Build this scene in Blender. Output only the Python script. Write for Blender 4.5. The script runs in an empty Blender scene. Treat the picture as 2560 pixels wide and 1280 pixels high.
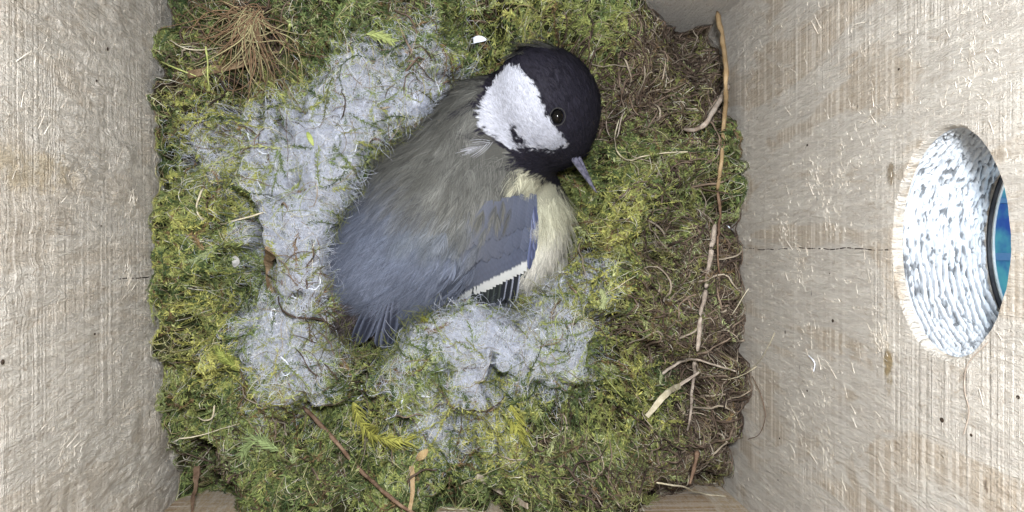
import bpy, math
import numpy as np
from mathutils import Vector, Matrix, Euler
from mathutils.bvhtree import BVHTree

S = 0.01                      # everything below is written in centimetres
PI = math.pi
sc = bpy.context.scene
COL = sc.collection

# ------------------------------------------------------------------ camera
F = 2460.0; CZ = 24.6
cam_d = bpy.data.cameras.new('camera'); cam = bpy.data.objects.new('camera', cam_d)
COL.objects.link(cam); sc.camera = cam
cam_d.sensor_width = 36.0; cam_d.lens = 36.0*F/2560.0
cam_d.clip_start = 0.005; cam_d.clip_end = 50
cam.location = (0, 0, CZ*S)
cam.rotation_euler = Euler((math.radians(-0.5), math.radians(-3.5), 0), 'XYZ')
CR = np.array(cam.rotation_euler.to_matrix())
CP = np.array([0, 0, CZ])

# ------------------------------------------------------------------ light
world = bpy.data.worlds.new('World'); sc.world = world; world.use_nodes = True
bg = world.node_tree.nodes['Background']
bg.inputs[0].default_value = (0.84, 0.93, 1.0, 1); bg.inputs[1].default_value = 0.45

def area(name, loc, target, size, power, color):
    l = bpy.data.lights.new(name, 'AREA'); l.shape = 'DISK'; l.size = size*S; l.energy = power; l.color = color
    o = bpy.data.objects.new(name, l); COL.objects.link(o)
    o.location = Vector(loc)*S
    o.rotation_euler = (Vector(target)-Vector(loc)).to_track_quat('-Z', 'Y').to_euler()
    return o
area('box_lamp', (0.4, 2.6, 27.0), (0.2, -0.6, 0), 2.0, 1.32, (0.96, 0.98, 1.0))
area('wall_fill_light', (0, 0, 26.0), (0, 0, 0), 13, 0.05, (1.0, 0.98, 0.96))  # added fill without a fixture, only brightens the walls
area('daylight_through_hole', (12.9, 1.2, 26.0), (8.6, 0.35, 8.7), 3.0, 0.17, (0.72, 0.88, 1.0))
sc.view_settings.view_transform = 'Standard'; sc.view_settings.look = 'None'
sc.view_settings.exposure = 0.0; sc.view_settings.gamma = 1.0

# ------------------------------------------------------------------ helpers
rng = np.random.default_rng(7)

def at(px, py, z):
    """point at height z seen at pixel px,py of the 2560x1280 photograph"""
    px = np.asarray(px, float); py = np.asarray(py, float); z = np.asarray(z, float)
    d = np.stack([(px-1280)/F, (640-py)/F, -np.ones_like(px)], -1) @ CR.T
    t = (z-CZ)/d[..., 2]
    return CP + d*t[..., None]

def proj(P):
    q = (np.asarray(P, float)-CP) @ CR
    return 1280+F*q[..., 0]/-q[..., 2], 640-F*q[..., 1]/-q[..., 2]

def _h(i, j, k, s):
    n = (i*374761393 + j*668265263 + k*2147483647 + s*974634777) & 0xffffffff
    n = ((n ^ (n >> 13))*1274126177) & 0xffffffff
    n = (n ^ (n >> 16)) & 0xffffffff
    return n/4294967295.0
def noise(P, f=1.0, s=0):
    P = np.asarray(P, float)*f
    if P.shape[-1] == 2: P = np.concatenate([P, np.zeros(P.shape[:-1]+(1,))], -1)
    I = np.floor(P).astype(np.int64); u = P-I; u = u*u*(3-2*u)
    r = 0
    for a in (0, 1):
        for b in (0, 1):
            for c in (0, 1):
                w = (u[..., 0] if a else 1-u[..., 0])*(u[..., 1] if b else 1-u[..., 1])*(u[..., 2] if c else 1-u[..., 2])
                r = r + w*_h(I[..., 0]+a, I[..., 1]+b, I[..., 2]+c, s)
    return r*2-1
def fbm(P, f=1.0, o=4, s=0):
    r = 0; a = 1; t = 0
    for k in range(o): r = r+a*noise(P, f*2.03**k, s+k*17); t += a; a *= .5
    return r/t
def sst(a, b, x):
    t = np.clip((x-a)/(b-a), 0, 1); return t*t*(3-2*t)
def unit(v): return v/np.maximum(np.linalg.norm(v, axis=-1, keepdims=True), 1e-9)

def link(name, me, mat=None, parent=None):
    o = bpy.data.objects.new(name, me); COL.objects.link(o)
    if mat is not None and me is not None: me.materials.append(mat)
    if parent is not None: o.parent = parent
    return o
def tag(o, label=None, cat=None, group=None, kind=None):
    if label: o['label'] = label
    if cat: o['category'] = cat
    if group: o['group'] = group
    if kind: o['kind'] = kind
    return o
def empty(name, loc=(0, 0, 0)):
    o = bpy.data.objects.new(name, None); COL.objects.link(o); o.empty_display_size = 0.01
    o.location = Vector(loc)*S
    return o
def put(o, parent):
    """parent o (whose mesh is in world coordinates) without moving it"""
    o.parent = parent; bpy.context.view_layer.update() if False else None
    p = Vector(parent.location); q = parent.parent
    while q is not None: p = p+q.location; q = q.parent
    o.location = -p
    return o

def mesh_np(name, V, Q, colors=None, smooth=True, T=None):
    """V (n,3) in cm, Q (m,4) quads and/or T triangles"""
    me = bpy.data.meshes.new(name)
    V = np.asarray(V, np.float32)*S
    Q = np.zeros((0, 4), np.int32) if Q is None else np.asarray(Q, np.int32)
    T = np.zeros((0, 3), np.int32) if T is None else np.asarray(T, np.int32)
    me.vertices.add(len(V)); me.vertices.foreach_set('co', V.ravel())
    nl = Q.size+T.size; me.loops.add(nl)
    me.loops.foreach_set('vertex_index', np.concatenate([Q.ravel(), T.ravel()]).astype(np.int32))
    me.polygons.add(len(Q)+len(T))
    st = np.concatenate([np.arange(len(Q))*4, len(Q)*4+np.arange(len(T))*3]).astype(np.int32)
    me.polygons.foreach_set('loop_start', st)
    me.polygons.foreach_set('use_smooth', np.full(len(Q)+len(T), smooth))
    if colors is not None:
        a = me.color_attributes.new('Col', 'FLOAT_COLOR', 'POINT')
        c = np.ones((len(V), 4), np.float32); c[:, :3] = np.clip(colors, 0, 1)
        a.data.foreach_set('color', c.ravel())
    me.update(calc_edges=True); me.validate()
    return me

def tubes(P, R, sides=3, C=None):
    """P (N,K,3) polylines, R (N,K) radii, C (N,K,3) colours -> V,Q,C"""
    N, K, _ = P.shape
    T = unit(np.gradient(P, axis=1))
    ref = unit(rng.normal(size=(N, 1, 3)))
    A = unit(np.cross(T, np.broadcast_to(ref, T.shape))); B = np.cross(T, A)
    ang = np.arange(sides)*2*PI/sides
    V = P[:, :, None]+R[:, :, None, None]*(A[:, :, None]*np.cos(ang)[:, None]+B[:, :, None]*np.sin(ang)[:, None])
    idx = np.arange(N*K*sides).reshape(N, K, sides)
    a = idx[:, :-1]; b = idx[:, 1:]
    Q = np.stack([a, np.roll(a, -1, 2), np.roll(b, -1, 2), b], -1).reshape(-1, 4)
    c = None if C is None else np.repeat(C[:, :, None], sides, 2).reshape(-1, 3)
    return V.reshape(-1, 3), Q, c
def ribbons(P, W, Nrm, C=None):
    """flat strips: P (N,K,3), half width W (N,K), normal Nrm (N,3) or (N,K,3)"""
    N, K, _ = P.shape
    if Nrm.ndim == 2: Nrm = np.repeat(Nrm[:, None], K, 1)
    T = unit(np.gradient(P, axis=1)); A = unit(np.cross(T, Nrm))
    V = np.stack([P-A*W[..., None], P+A*W[..., None]], 2)
    idx = np.arange(N*K*2).reshape(N, K, 2)
    Q = np.stack([idx[:, :-1, 0], idx[:, :-1, 1], idx[:, 1:, 1], idx[:, 1:, 0]], -1).reshape(-1, 4)
    c = None if C is None else np.repeat(C[:, :, None], 2, 2).reshape(-1, 3)
    return V.reshape(-1, 3), Q, c
def merge(parts):
    V = []; Q = []; C = []; n = 0
    for v, q, c in parts:
        V.append(v); Q.append(q+n); n += len(v)
        if c is not None: C.append(c)
    return np.concatenate(V), np.concatenate(Q), (np.concatenate(C) if C else None)
def spline(pts, n):
    """Catmull-Rom through 3-D points"""
    p = np.asarray(pts, float); p = np.vstack([2*p[0]-p[1], p, 2*p[-1]-p[-2]])
    m = len(p)-3; out = []
    for t in np.linspace(0, m-1e-6, n):
        i = int(t); u = t-i; a, b, c, d = p[i:i+4]
        out.append(.5*((2*b)+(-a+c)*u+(2*a-5*b+4*c-d)*u*u+(-a+3*b-3*c+d)*u**3))
    return np.array(out)

# ------------------------------------------------------------------ materials
class NT:
    def __init__(s, name):
        s.m = bpy.data.materials.new(name); s.m.use_nodes = True; s.t = s.m.node_tree
        s.b = s.t.nodes['Principled BSDF']; s.out = s.t.nodes['Material Output']
    def n(s, typ, **k):
        nd = s.t.nodes.new(typ)
        for a, b in k.items(): setattr(nd, a, b)
        return nd
    def l(s, a, b): s.t.links.new(a, b)
    def val(s, sock, v):
        if hasattr(v, 'is_output') or isinstance(v, bpy.types.NodeSocket): s.l(v, sock)
        else: sock.default_value = v
    def math(s, op, a, b=0.0, c=None, clamp=False):
        nd = s.n('ShaderNodeMath', operation=op, use_clamp=clamp)
        s.val(nd.inputs[0], a); s.val(nd.inputs[1], b)
        if c is not None: s.val(nd.inputs[2], c)
        return nd.outputs[0]
    def mix(s, f, a, b, blend='MIX'):
        nd = s.n('ShaderNodeMix', data_type='RGBA', blend_type=blend)
        s.val(nd.inputs[0], f); s.val(nd.inputs[6], a); s.val(nd.inputs[7], b)
        return nd.outputs[2]
    def ramp(s, f, a, b, lo=0.0, hi=1.0):
        nd = s.n('ShaderNodeMapRange', interpolation_type='SMOOTHSTEP'); s.val(nd.inputs[0], f)
        nd.inputs[1].default_value = a; nd.inputs[2].default_value = b; nd.inputs[3].default_value = lo; nd.inputs[4].default_value = hi
        return nd.outputs[0]
    def coords(s, scale):
        tc = s.n('ShaderNodeTexCoord'); mp = s.n('ShaderNodeMapping')
        s.l(tc.outputs['Object'], mp.inputs[0]); mp.inputs['Scale'].default_value = scale
        return mp.outputs[0]
    def noise(s, scale3, detail=3, rough=.55, dist=0.0, vec=None, sc=1.0):
        nd = s.n('ShaderNodeTexNoise'); nd.inputs['Scale'].default_value = sc
        nd.inputs['Detail'].default_value = detail; nd.inputs['Roughness'].default_value = rough
        nd.inputs['Distortion'].default_value = dist
        if vec is None: vec = s.coords(tuple(100*x for x in scale3))
        s.l(vec, nd.inputs['Vector']); return nd.outputs[0]
    def bump(s, h, strength=1.0, dist=0.001):
        nd = s.n('ShaderNodeBump'); nd.inputs['Strength'].default_value = strength; nd.inputs['Distance'].default_value = dist
        s.l(h, nd.inputs['Height']); s.l(nd.outputs[0], s.b.inputs['Normal'])
    def pr(s, rough=.7, spec=.3, color=None, **k):
        s.b.inputs['Roughness'].default_value = rough; s.b.inputs['Specular IOR Level'].default_value = spec
        if color is not None: s.val(s.b.inputs['Base Color'], color if not isinstance(color, tuple) else (*color, 1))
        for a, v in k.items(): s.b.inputs[a.replace('_', ' ')].default_value = v
        return s.m

def wood(name, across, along, tone=(.47, .405, .325), tone2=(.40, .30, .195), crack=None, fuzz=1.0, saw=1.0, knots=(), bumpd=.0045):
    """sawn softwood; across / along are axis indexes (0,1,2) of the face"""
    w = NT(name)
    def v3(a, b):
        v = [1.0, 1.0, 1.0]; v[across] = a; v[along] = b; return tuple(v)
    warp = w.noise(v3(.25, .25), 2)
    grain = w.noise(v3(2.2, .5), 6, .6, 1.2)
    fib = w.noise(v3(10, 1.6), 6, .75, .8)
    sawn = w.noise(v3(.10, 5.5), 4, .6, .06)
    saw2 = w.noise(v3(.22, 13), 2, .5, .05)
    fine = w.noise(v3(16, 14), 5, .7, .6)
    mask = w.ramp(w.noise(v3(.22, .16), 3, .6, .8), .42, .58)
    ridge = w.noise(v3(3.6, .55), 5, .7, 1.0)
    h = w.math('MULTIPLY_ADD', ridge, .9*fuzz, w.math('MULTIPLY', grain, .9*fuzz))
    fz = w.math('MULTIPLY', fib, w.math('MULTIPLY_ADD', mask, -.5, 1.0))
    h = w.math('MULTIPLY_ADD', fz, .85*fuzz, h)
    sw = w.math('MULTIPLY', w.math('ADD', sawn, w.math('MULTIPLY', saw2, .45)), w.math('MULTIPLY_ADD', mask, .8, .25))
    h = w.math('MULTIPLY_ADD', sw, .8*saw, h)
    h = w.math('MULTIPLY_ADD', fine, .35, h)
    band = w.ramp(w.noise(v3(.62, .15), 4, .6, 1.2), .50, .58)
    c = w.mix(band, (*tone, 1), (*tone2, 1))
    lines = w.noise(v3(.07, 9.5), 2, .5, 0)
    c = w.mix(w.math('MULTIPLY', w.ramp(lines, .5, .62), w.math('MULTIPLY_ADD', band, .55, .12)), c, (.86, .80, .72, 1))
    c = w.mix(w.math('MULTIPLY', w.ramp(lines, .48, .36), w.math('MULTIPLY_ADD', band, .35, .05)), c, (tone2[0]*.72, tone2[1]*.68, tone2[2]*.62, 1))
    notband = w.math('MULTIPLY_ADD', band, -.75, 1.0)
    c = w.mix(w.math('MULTIPLY', notband, w.ramp(ridge, .46, .62, 0, .5*fuzz)), c, (.80, .76, .69, 1))  # torn fibres paler on ridges; relief contrast is put into the colour too
    c = w.mix(w.math('MULTIPLY', notband, w.ramp(fib, .42, .68, 0, .6)), c, (.82, .79, .73, 1))
    c = w.mix(w.ramp(fine, .35, .75, 0, .5), c, (.70, .66, .60, 1))
    c = w.mix(w.ramp(sawn, .5, .72, 0, .3), c, (.82, .79, .74, 1))
    c = w.mix(w.ramp(w.noise(v3(5, 1.6), 5, .75, 1.5), .54, .70, 0, .55), c, (.40, .32, .24, 1))
    ob = w.coords((100, 100, 100)); sep = w.n('ShaderNodeSeparateXYZ'); w.l(ob, sep.inputs[0])
    A = sep.outputs[across]; L = sep.outputs[along]
    if crack:
        a0, l0, l1, wd = crack
        wob = w.math('MULTIPLY', w.math('SUBTRACT', w.noise(v3(.2, .5), 2), .5), .22)
        d = w.math('ABSOLUTE', w.math('SUBTRACT', w.math('SUBTRACT', A, a0), wob))
        wdn = w.math('MULTIPLY', w.ramp(w.noise(v3(.5, 5), 3), .38, .55), wd)
        m = w.math('LESS_THAN', d, wdn)
        m = w.math('MULTIPLY', m, w.math('MULTIPLY', w.math('GREATER_THAN', L, l0), w.math('LESS_THAN', L, l1)))
        c = w.mix(m, c, (.05, .035, .025, 1)); h = w.math('MULTIPLY_ADD', m, -1.2, h)
    for (ka, kl, ra, rl, kc) in knots:
        da = w.math('DIVIDE', w.math('SUBTRACT', A, ka), ra); dl = w.math('DIVIDE', w.math('SUBTRACT', L, kl), rl)
        r = w.math('ADD', w.math('POWER', w.math('ABSOLUTE', da), 2.0), w.math('POWER', w.math('ABSOLUTE', dl), 2.0))
        r = w.math('ADD', r, w.math('MULTIPLY', w.math('SUBTRACT', w.noise(v3(3, 2.5), 4, .7), .5), 6.0))
        c = w.mix(w.ramp(r, -.2, 1.6, .75, 0), c, (*kc, 1))
    w.pr(1.0, .04, c)
    w.bump(h, 1.0, bumpd)
    return w.m

def attr_mat(name, rough=.7, spec=.25, trans=0.0, bump=None, sheen=0.0):
    w = NT(name); a = w.n('ShaderNodeAttribute', attribute_name='Col')
    w.pr(rough, spec, a.outputs['Color'])
    if sheen: w.b.inputs['Sheen Weight'].default_value = sheen
    if trans:
        t = w.n('ShaderNodeBsdfTranslucent'); mx = w.n('ShaderNodeMixShader'); mx.inputs[0].default_value = trans
        w.l(a.outputs['Color'], t.inputs[0]); w.l(w.b.outputs[0], mx.inputs[1]); w.l(t.outputs[0], mx.inputs[2])
        w.l(mx.outputs[0], w.out.inputs[0])
    if bump: w.bump(w.noise((bump[0],)*3, 5, .7), 1.0, bump[1]*S)
    return w.m
def plain(name, c1, c2, scale=3.0, rough=.75, spec=.2, bump=.02, stretch=(1, 1, 1), metallic=0.0):
    w = NT(name); n = w.noise(tuple(scale*x for x in stretch), 5, .65)
    w.pr(rough, spec, w.mix(w.ramp(n, .35, .65), (*c1, 1), (*c2, 1)), Metallic=metallic)
    if bump: w.bump(n, 1.0, bump*S)
    return w.m

M_moss = attr_mat('moss_leaf', .6, .22, .10)
M_mat = attr_mat('nest_mat', .95, .05, 0, (6, .12))
M_wool = attr_mat('wool_fibre', .8, .2, .3)
M_woolmat = attr_mat('felted_wool', 1.0, .0, 0, (14, .02))
M_root = attr_mat('root_fibre', .75, .2)
M_plume = attr_mat('plumage_barb', .72, .18, .12)
M_skin = attr_mat('plumage_base', .85, .12, 0, (22, .03))
M_vane = attr_mat('flight_feather', .5, .35, 0, (26, .008))

# ------------------------------------------------------------------ nest box
XL, XR, YT, YB = -7.22, 7.45, 6.38, -6.62
ZB, ZT = -5.0, 23.5
box = empty('nest_box', (0, 0, ZB))
tag(box, 'pale sawn timber nest box with a round lit entrance hole, enclosing the bird', 'nest box')
M_left = wood('sawn_wood_side', 1, 2, (.69, .65, .59), (.65, .59, .51), crack=(-.72, -3, 3.2, .013), fuzz=1.2, saw=.7, bumpd=.003,
              knots=((1.35, 7.6, .35, 2.6, (.56, .47, .33)), (7.2, 5.6, .05, .05, (.02, .015, .01)), (5.2, 4.6, .045, .05, (.02, .015, .01))))
HY, HZ, HR = float(at(2400, 606, 10.36)[1]), 10.12, 1.73
M_frontw = wood('sawn_wood_entrance', 1, 2, (.575, .535, .485), (.53, .45, .36), crack=(-.02, -3, 8.2, .012), fuzz=.9, saw=.85, bumpd=.0034,
               knots=((1.25, 8.25, .22, .16, (.16, .11, .05)), (-2.05, 8.2, .42, .16, (.30, .21, .07)),
                      (-3.35, 11.3, .11, .07, (.08, .05, .03)), (1.0, 4.9, .05, .05, (.05, .03, .02)), (-2.9, 13.6, .10, .08, (.10, .07, .05)), (2.6, 6.9, .05, .05, (.05, .04, .03)), (-1.9, 3.0, .05, .05, (.06, .04, .03)), (-.95, 4.6, .06, .045, (.01, .01, .01)),
                      (-2.6, 3.9, .06, .05, (.06, .04, .03))))
M_back = wood('sawn_wood_back', 0, 2, (.76, .73, .69), (.70, .65, .58), fuzz=.5, saw=.4)
M_low = wood('sawn_wood_lower', 0, 2, (.52, .37, .20), (.42, .27, .13), fuzz=.4, saw=.4)

def slab(name, lo, hi, mat, parent, n=1):
    x0, y0, z0 = lo; x1, y1, z1 = hi
    V = [(x, y, z) for x in (x0, x1) for y in (y0, y1) for z in (z0, z1)]
    Q = [(0, 1, 3, 2), (4, 6, 7, 5), (0, 4, 5, 1), (2, 3, 7, 6), (0, 2, 6, 4), (1, 5, 7, 3)]
    o = link(name, mesh_np(name, V, Q, smooth=False), mat); put(o, parent); return o
def sawn_side():
    """side panel whose inner face really carries the torn ridges of the saw"""
    ys = np.arange(YB-.3, YT+.34, .038); zs = np.arange(-4.9, 17, .04)
    Z, Y = np.meshgrid(zs, ys, indexing='ij')
    q = np.stack([Y, Z], -1); wy = Y+.35*fbm(q, .45, 3, 201)+.10*fbm(q, 1.6, 3, 203)
    a = 1-np.abs(fbm(np.stack([wy*1.9, Z*.38+.5*noise(q, .7, 5)], -1), 1.0, 3, 205))*1.7
    b = fbm(np.stack([wy*7.5, Z*1.1], -1), 1.0, 3, 207)
    c_ = fbm(np.stack([Y*.35, Z*5.0], -1), 1.0, 3, 209)
    d_ = fbm(np.stack([wy*1.2, Z*.9], -1), 1.0, 3, 215)
    sawm = sst(-.12, .25, noise(np.stack([Y*.45+.2, Z*.25], -1), 1.0, 211)+.55*np.exp(-((Y+1.3)/1.8)**2)-.15)
    h = (.048*sst(.1, 1, a)+.026*b+.050*d_)*(1-.8*sawm)+sawm*(.012*c_+.008*b)
    torn = sst(.1, .5, fbm(np.stack([wy*5, Z*1.2], -1), 1.0, 4, 213)); h = h+.030*torn*(1-.6*sawm)
    P = np.stack([XL+h-.02, Y, Z], -1).reshape(-1, 3); n = len(P)
    idx = np.arange(n).reshape(Z.shape)
    Q = np.stack([idx[:-1, :-1], idx[:-1, 1:], idx[1:, 1:], idx[1:, :-1]], -1).reshape(-1, 4)
    x0, x1, y0, y1, z0, z1 = XL-1.5, XL-.08, YB-1.5, YT+1.5, ZB, ZT
    V = [(x, y, z) for x in (x0, x1) for y in (y0, y1) for z in (z0, z1)]
    Q2 = np.array([(0, 1, 3, 2), (4, 6, 7, 5), (0, 4, 5, 1), (2, 3, 7, 6), (0, 2, 6, 4), (1, 5, 7, 3)])+n
    o = link('side_panel', mesh_np('side_panel', np.concatenate([P, V]), np.concatenate([Q, Q2]), smooth=True), M_left); put(o, box); return o
side = sawn_side()
slab('back_panel', (XL+.003, YT, ZB), (XR-.003, YT+1.5, ZT), M_back, box)
slab('lower_panel', (XL+.003, YB-1.5, ZB), (XR-.003, YB, ZT), M_low, box)
slab('floor_panel', (XL-1.5, YB-1.5, ZB-1.5), (XR+1.5, YT+1.5, ZB-.003), M_low, box)

# entrance panel with a bored hole
TH = 1.62
def entrance():
    y0, y1, z0, z1 = YB-1.5, YT+1.5, ZB, ZT
    ang = set(np.linspace(-PI, PI, 121)[:-1])
    for cy in (y0, y1):
        for cz in (z0, z1): ang.add(math.atan2(cz-HZ, cy-HY))
    ang = np.array(sorted(ang)); n = len(ang)
    c, s_ = np.cos(ang), np.sin(ang)
    tt = np.minimum(np.where(c > 0, (y1-HY)/np.maximum(c, 1e-9), (y0-HY)/np.minimum(c, -1e-9)),
                    np.where(s_ > 0, (z1-HZ)/np.maximum(s_, 1e-9), (z0-HZ)/np.minimum(s_, -1e-9)))
    ragged = .03*fbm(np.stack([c*3, s_*3], -1), 2.0, 3, 5)+.015*noise(np.stack([c*14, s_*14], -1), 1.0, 9)
    rings = []
    def ring(x, r): rings.append(np.stack([np.full(n, x)*1.0, HY+c*r, HZ+s_*r], -1))
    ring(XR, tt); ring(XR, HR+.045+ragged*.7); ring(XR+.04, HR+.015+ragged*.4)
    ring(XR+.16, HR+.0*c)
    ring(XR+TH, HR+.0*c); ring(XR+TH, tt)
    V = np.concatenate(rings+[rings[0]])
    k = len(rings)+1
    idx = np.arange(k*n).reshape(k, n)
    Q = np.stack([idx[:-1], np.roll(idx[:-1], -1, 1), np.roll(idx[1:], -1, 1), idx[1:]], -1)
    Q = np.delete(Q, 3, 0).reshape(-1, 4)      # the bore itself is its own mesh
    return link('entrance_panel', mesh_np('entrance_panel', V, Q, smooth=False), M_frontw)
ent = put(entrance(), box)
def bore():
    nx, na = 130, 1000
    x = np.linspace(XR+.155, XR+TH+.001, nx); a = np.linspace(0, 2*PI, na, endpoint=False)
    X, A = np.meshgrid(x, a, indexing='ij')
    P = np.stack([X*13, np.cos(A)*1.7*3.4, np.sin(A)*1.7*3.4], -1)
    ridge = np.abs(fbm(P, 1.0, 4, 3)); P2 = np.stack([X*15, np.cos(A)*14, np.sin(A)*14], -1)
    chips = sst(.25, .6, fbm(P2, 1.0, 3, 11))
    d = -.03+.12*ridge+.07*chips+.06*(1-.5*np.cos(A))*np.abs(np.sin(X*29+np.cos(A)*1.5+2.2*noise(P2*.2, 1.0, 4)))
    e = sst(0, .12, X-x[0]); R = HR+d*e
    V = np.stack([X, HY+np.cos(A)*R, HZ+np.sin(A)*R], -1).reshape(-1, 3)
    idx = np.arange(nx*na).reshape(nx, na)
    Q = np.stack([idx[:-1], np.roll(idx[:-1], -1, 1), np.roll(idx[1:], -1, 1), idx[1:]], -1).reshape(-1, 4)
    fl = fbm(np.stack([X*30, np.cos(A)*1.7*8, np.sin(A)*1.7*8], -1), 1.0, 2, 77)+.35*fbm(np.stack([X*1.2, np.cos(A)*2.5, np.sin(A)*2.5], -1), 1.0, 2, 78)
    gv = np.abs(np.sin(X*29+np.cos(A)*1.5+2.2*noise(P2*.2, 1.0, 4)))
    cc = np.array([.47, .51, .56])*((1-.72*sst(.05, .35, fl))*(1-.62*sst(.45, .95, gv)*sst(.5, -.5, np.cos(A)+.5*ridge)))[..., None]; V = V-np.stack([0*X, np.cos(A), np.sin(A)], -1).reshape(-1, 3)*(-.035*sst(.0, .26, fl)).reshape(-1, 1)  # grooves darkened in colour, painting shade on top of the cut ridges
    return link('bore', mesh_np('bore', V, Q, cc.reshape(-1, 3)), attr_mat('bored_wood', .8, .3, 0, (14, .03)))
b_ = bore(); b_.parent = ent
def annulus(name, x0, x1, r0, r1, mat, parent, n=96):
    a = np.linspace(0, 2*PI, n, endpoint=False); rings = []
    for x, r in ((x0, r0), (x0, r1), (x1, r1), (x1, r0), (x0, r0)):
        rings.append(np.stack([np.full(n, x), HY+np.cos(a)*r, HZ+np.sin(a)*r], -1))
    idx = np.arange(5*n).reshape(5, n)
    Q = np.stack([idx[:-1], np.roll(idx[:-1], -1, 1), np.roll(idx[1:], -1, 1), idx[1:]], -1).reshape(-1, 4)
    o = link(name, mesh_np(name, np.concatenate(rings), Q, smooth=False), mat); o.parent = parent; return o
annulus('hole_plate', XR+TH+.01, XR+TH+.07, HR-.04, HR+1.3, plain('dark_metal', (.012, .014, .02), (.03, .03, .035), 6, .4, .5), ent)
annulus('hole_rim', XR+TH+.075, XR+TH+.11, HR-.075, HR-.0, plain('pale_metal', (.5, .6, .65), (.7, .75, .78), 6, .35, .5), ent)

# made-up blue tray standing in for the view through the hole
bp = empty('blue_stand_in', (14, 0, 4.0)); tag(bp, 'stand-in blue tray with pale crossbars, made up for the view outside the round hole', 'tray')
w = NT('stand_in_blue')
w.pr(.3, .5, w.mix(w.ramp(w.noise((1.1, .8, .7), 4), .42, .62), (.025, .11, .50, 1), (.12, .55, .62, 1)))
def localbox(name, lo, hi, mat, parent): return slab(name, lo, hi, mat, parent)
localbox('base', (10.6, -4, 3.8), (19, 4, 4.0), w.m, bp)
Mbar = plain('pale_blue_bar', (.14, .32, .60), (.22, .42, .66), 2, .4)
localbox('crossbar', (10.7, -.28, 4.003), (18.8, -.12, 4.2), Mbar, bp)
localbox('crossbar', (10.7, .95, 4.003), (18.8, 1.05, 4.2), Mbar, bp)
localbox('crossbar', (13.75, -3.9, 4.203), (13.85, 3.9, 4.32), Mbar, bp)
slab_g = link('ground', mesh_np('ground', [(-300, -300, -20), (300, -300, -20), (300, 300, -20), (-300, 300, -20)], [(0, 1, 2, 3)]),
              plain('garden_ground', (.08, .1, .04), (.15, .14, .08), .1, .9, .1, 0))
tag(slab_g, kind='structure')

# splinters standing off the sawn faces
def splinters(name, wallx, sgn, n, spots, long_frac, parent):
    P = []; Rr = []
    for i in range(n):
        if i < n*.35 and spots:
            sy, sz, sr = spots[rng.integers(len(spots))]; y = sy+rng.normal()*sr; z = sz+rng.normal()*sr
        else: y = rng.uniform(YB, YT); z = rng.uniform(-1, 15)
        if wallx > 0 and (y-HY)**2+(z-HZ)**2 < (HR+.18)**2: continue
        L = rng.uniform(.04, .13) if rng.random() > long_frac else rng.uniform(.15, .32)
        th = rng.normal(.9, .75) if rng.random() < .5 else rng.uniform(0, PI)
        d = np.array([0, math.sin(th), math.cos(th)]); lift = rng.uniform(.15, .5)*L; bend = rng.normal()*.12*L
        t = np.linspace(0, 1, 5)[:, None]; q = np.array([0, -d[2], d[1]])
        pts = np.array([wallx, y, z])+d*t*L+q*bend*t*t+np.array([-sgn, 0, 0])*lift*t
        P.append(pts); Rr.append(np.linspace(1, .3, 5)*rng.uniform(.004, .009)*(1.3 if L > .18 else 1))
    V, Q, C = tubes(np.array(P), np.array(Rr), 3)
    o = link(name, mesh_np(name, V, Q), plain(name+'_wood', (.66, .62, .55), (.50, .45, .38), 2, .8, .15, 0)); o.parent = parent
    o['kind'] = 'stuff'; return o
def wyz(px, py, x):      # point on a side wall seen at a pixel
    d = np.array([(px-1280)/F, (640-py)/F, -1.0]) @ CR.T
    p = CP+d*(x/d[0]); return p[1], p[2]
spR = [(*wyz(px, py, XR), r) for px, py, r in ((2040, 460, .35), (2110, 420, .3), (2170, 300, .5), (2060, 1130, .4), (2000, 660, .3), (2080, 520, .3), (1990, 1040, .4), (2200, 850, .2), (2360, 340, .25), (2460, 120, .5), (1960, 580, .3), (2060, 950, .5))]
spL = [(*wyz(px, py, XL), r) for px, py, r in ((320, 700, .15), (330, 520, .2), (170, 1130, .4), (200, 430, .5), (310, 1040, .2), (100, 250, .6), (340, 1220, .3))]
splinters('splinter', XR, 1, 2600, spR, .10, ent)
splinters('splinter', XL, -1, 1500, spL, .08, side)

# ------------------------------------------------------------------ bird volume
def e3(px, py, z): return at(px, py, z)
ax = unit(np.array([-.64, -.77, 0.])); ay = np.array([-ax[1], ax[0], 0.]); az = np.array([0, 0, 1.])
ELL = [  # centre, radii along (ax, ay, az), smoothing
    (e3(1102, 532, -1.0), (2.9, 2.0, 2.4), ax),
    (e3(972, 640, -1.0), (1.45, 1.42, 1.75), ax),
    (e3(1030, 672, -1.2), (1.25, 1.1, 1.5), ax),
    (e3(1150, 370, -.9), (1.7, 1.15, 1.9), ax),
    (e3(1240, 590, -1.2), (1.62, 1.40, 1.6), unit(np.array([-.35, -1., 0]))),
    (e3(1328, 560, -1.5), (1.6, .94, 1.6), unit(np.array([-.1, -1., 0]))),
    (e3(1290, 360, -.3), (1.45, 1.25, 1.6), ax),
    (e3(1222, 300, -.1), (1.15, 1.05, 1.35), ax),
]
HEADC = e3(1364, 262, .75)
HE = (HEADC, (1.43, 1.30, 1.35), unit(np.array([.45, -1., 0])))
BLOBS = ELL+[HE, (e3(1408, 348, .55), (.62, .6, .65), unit(np.array([.5, -1., 0])))]
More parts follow.
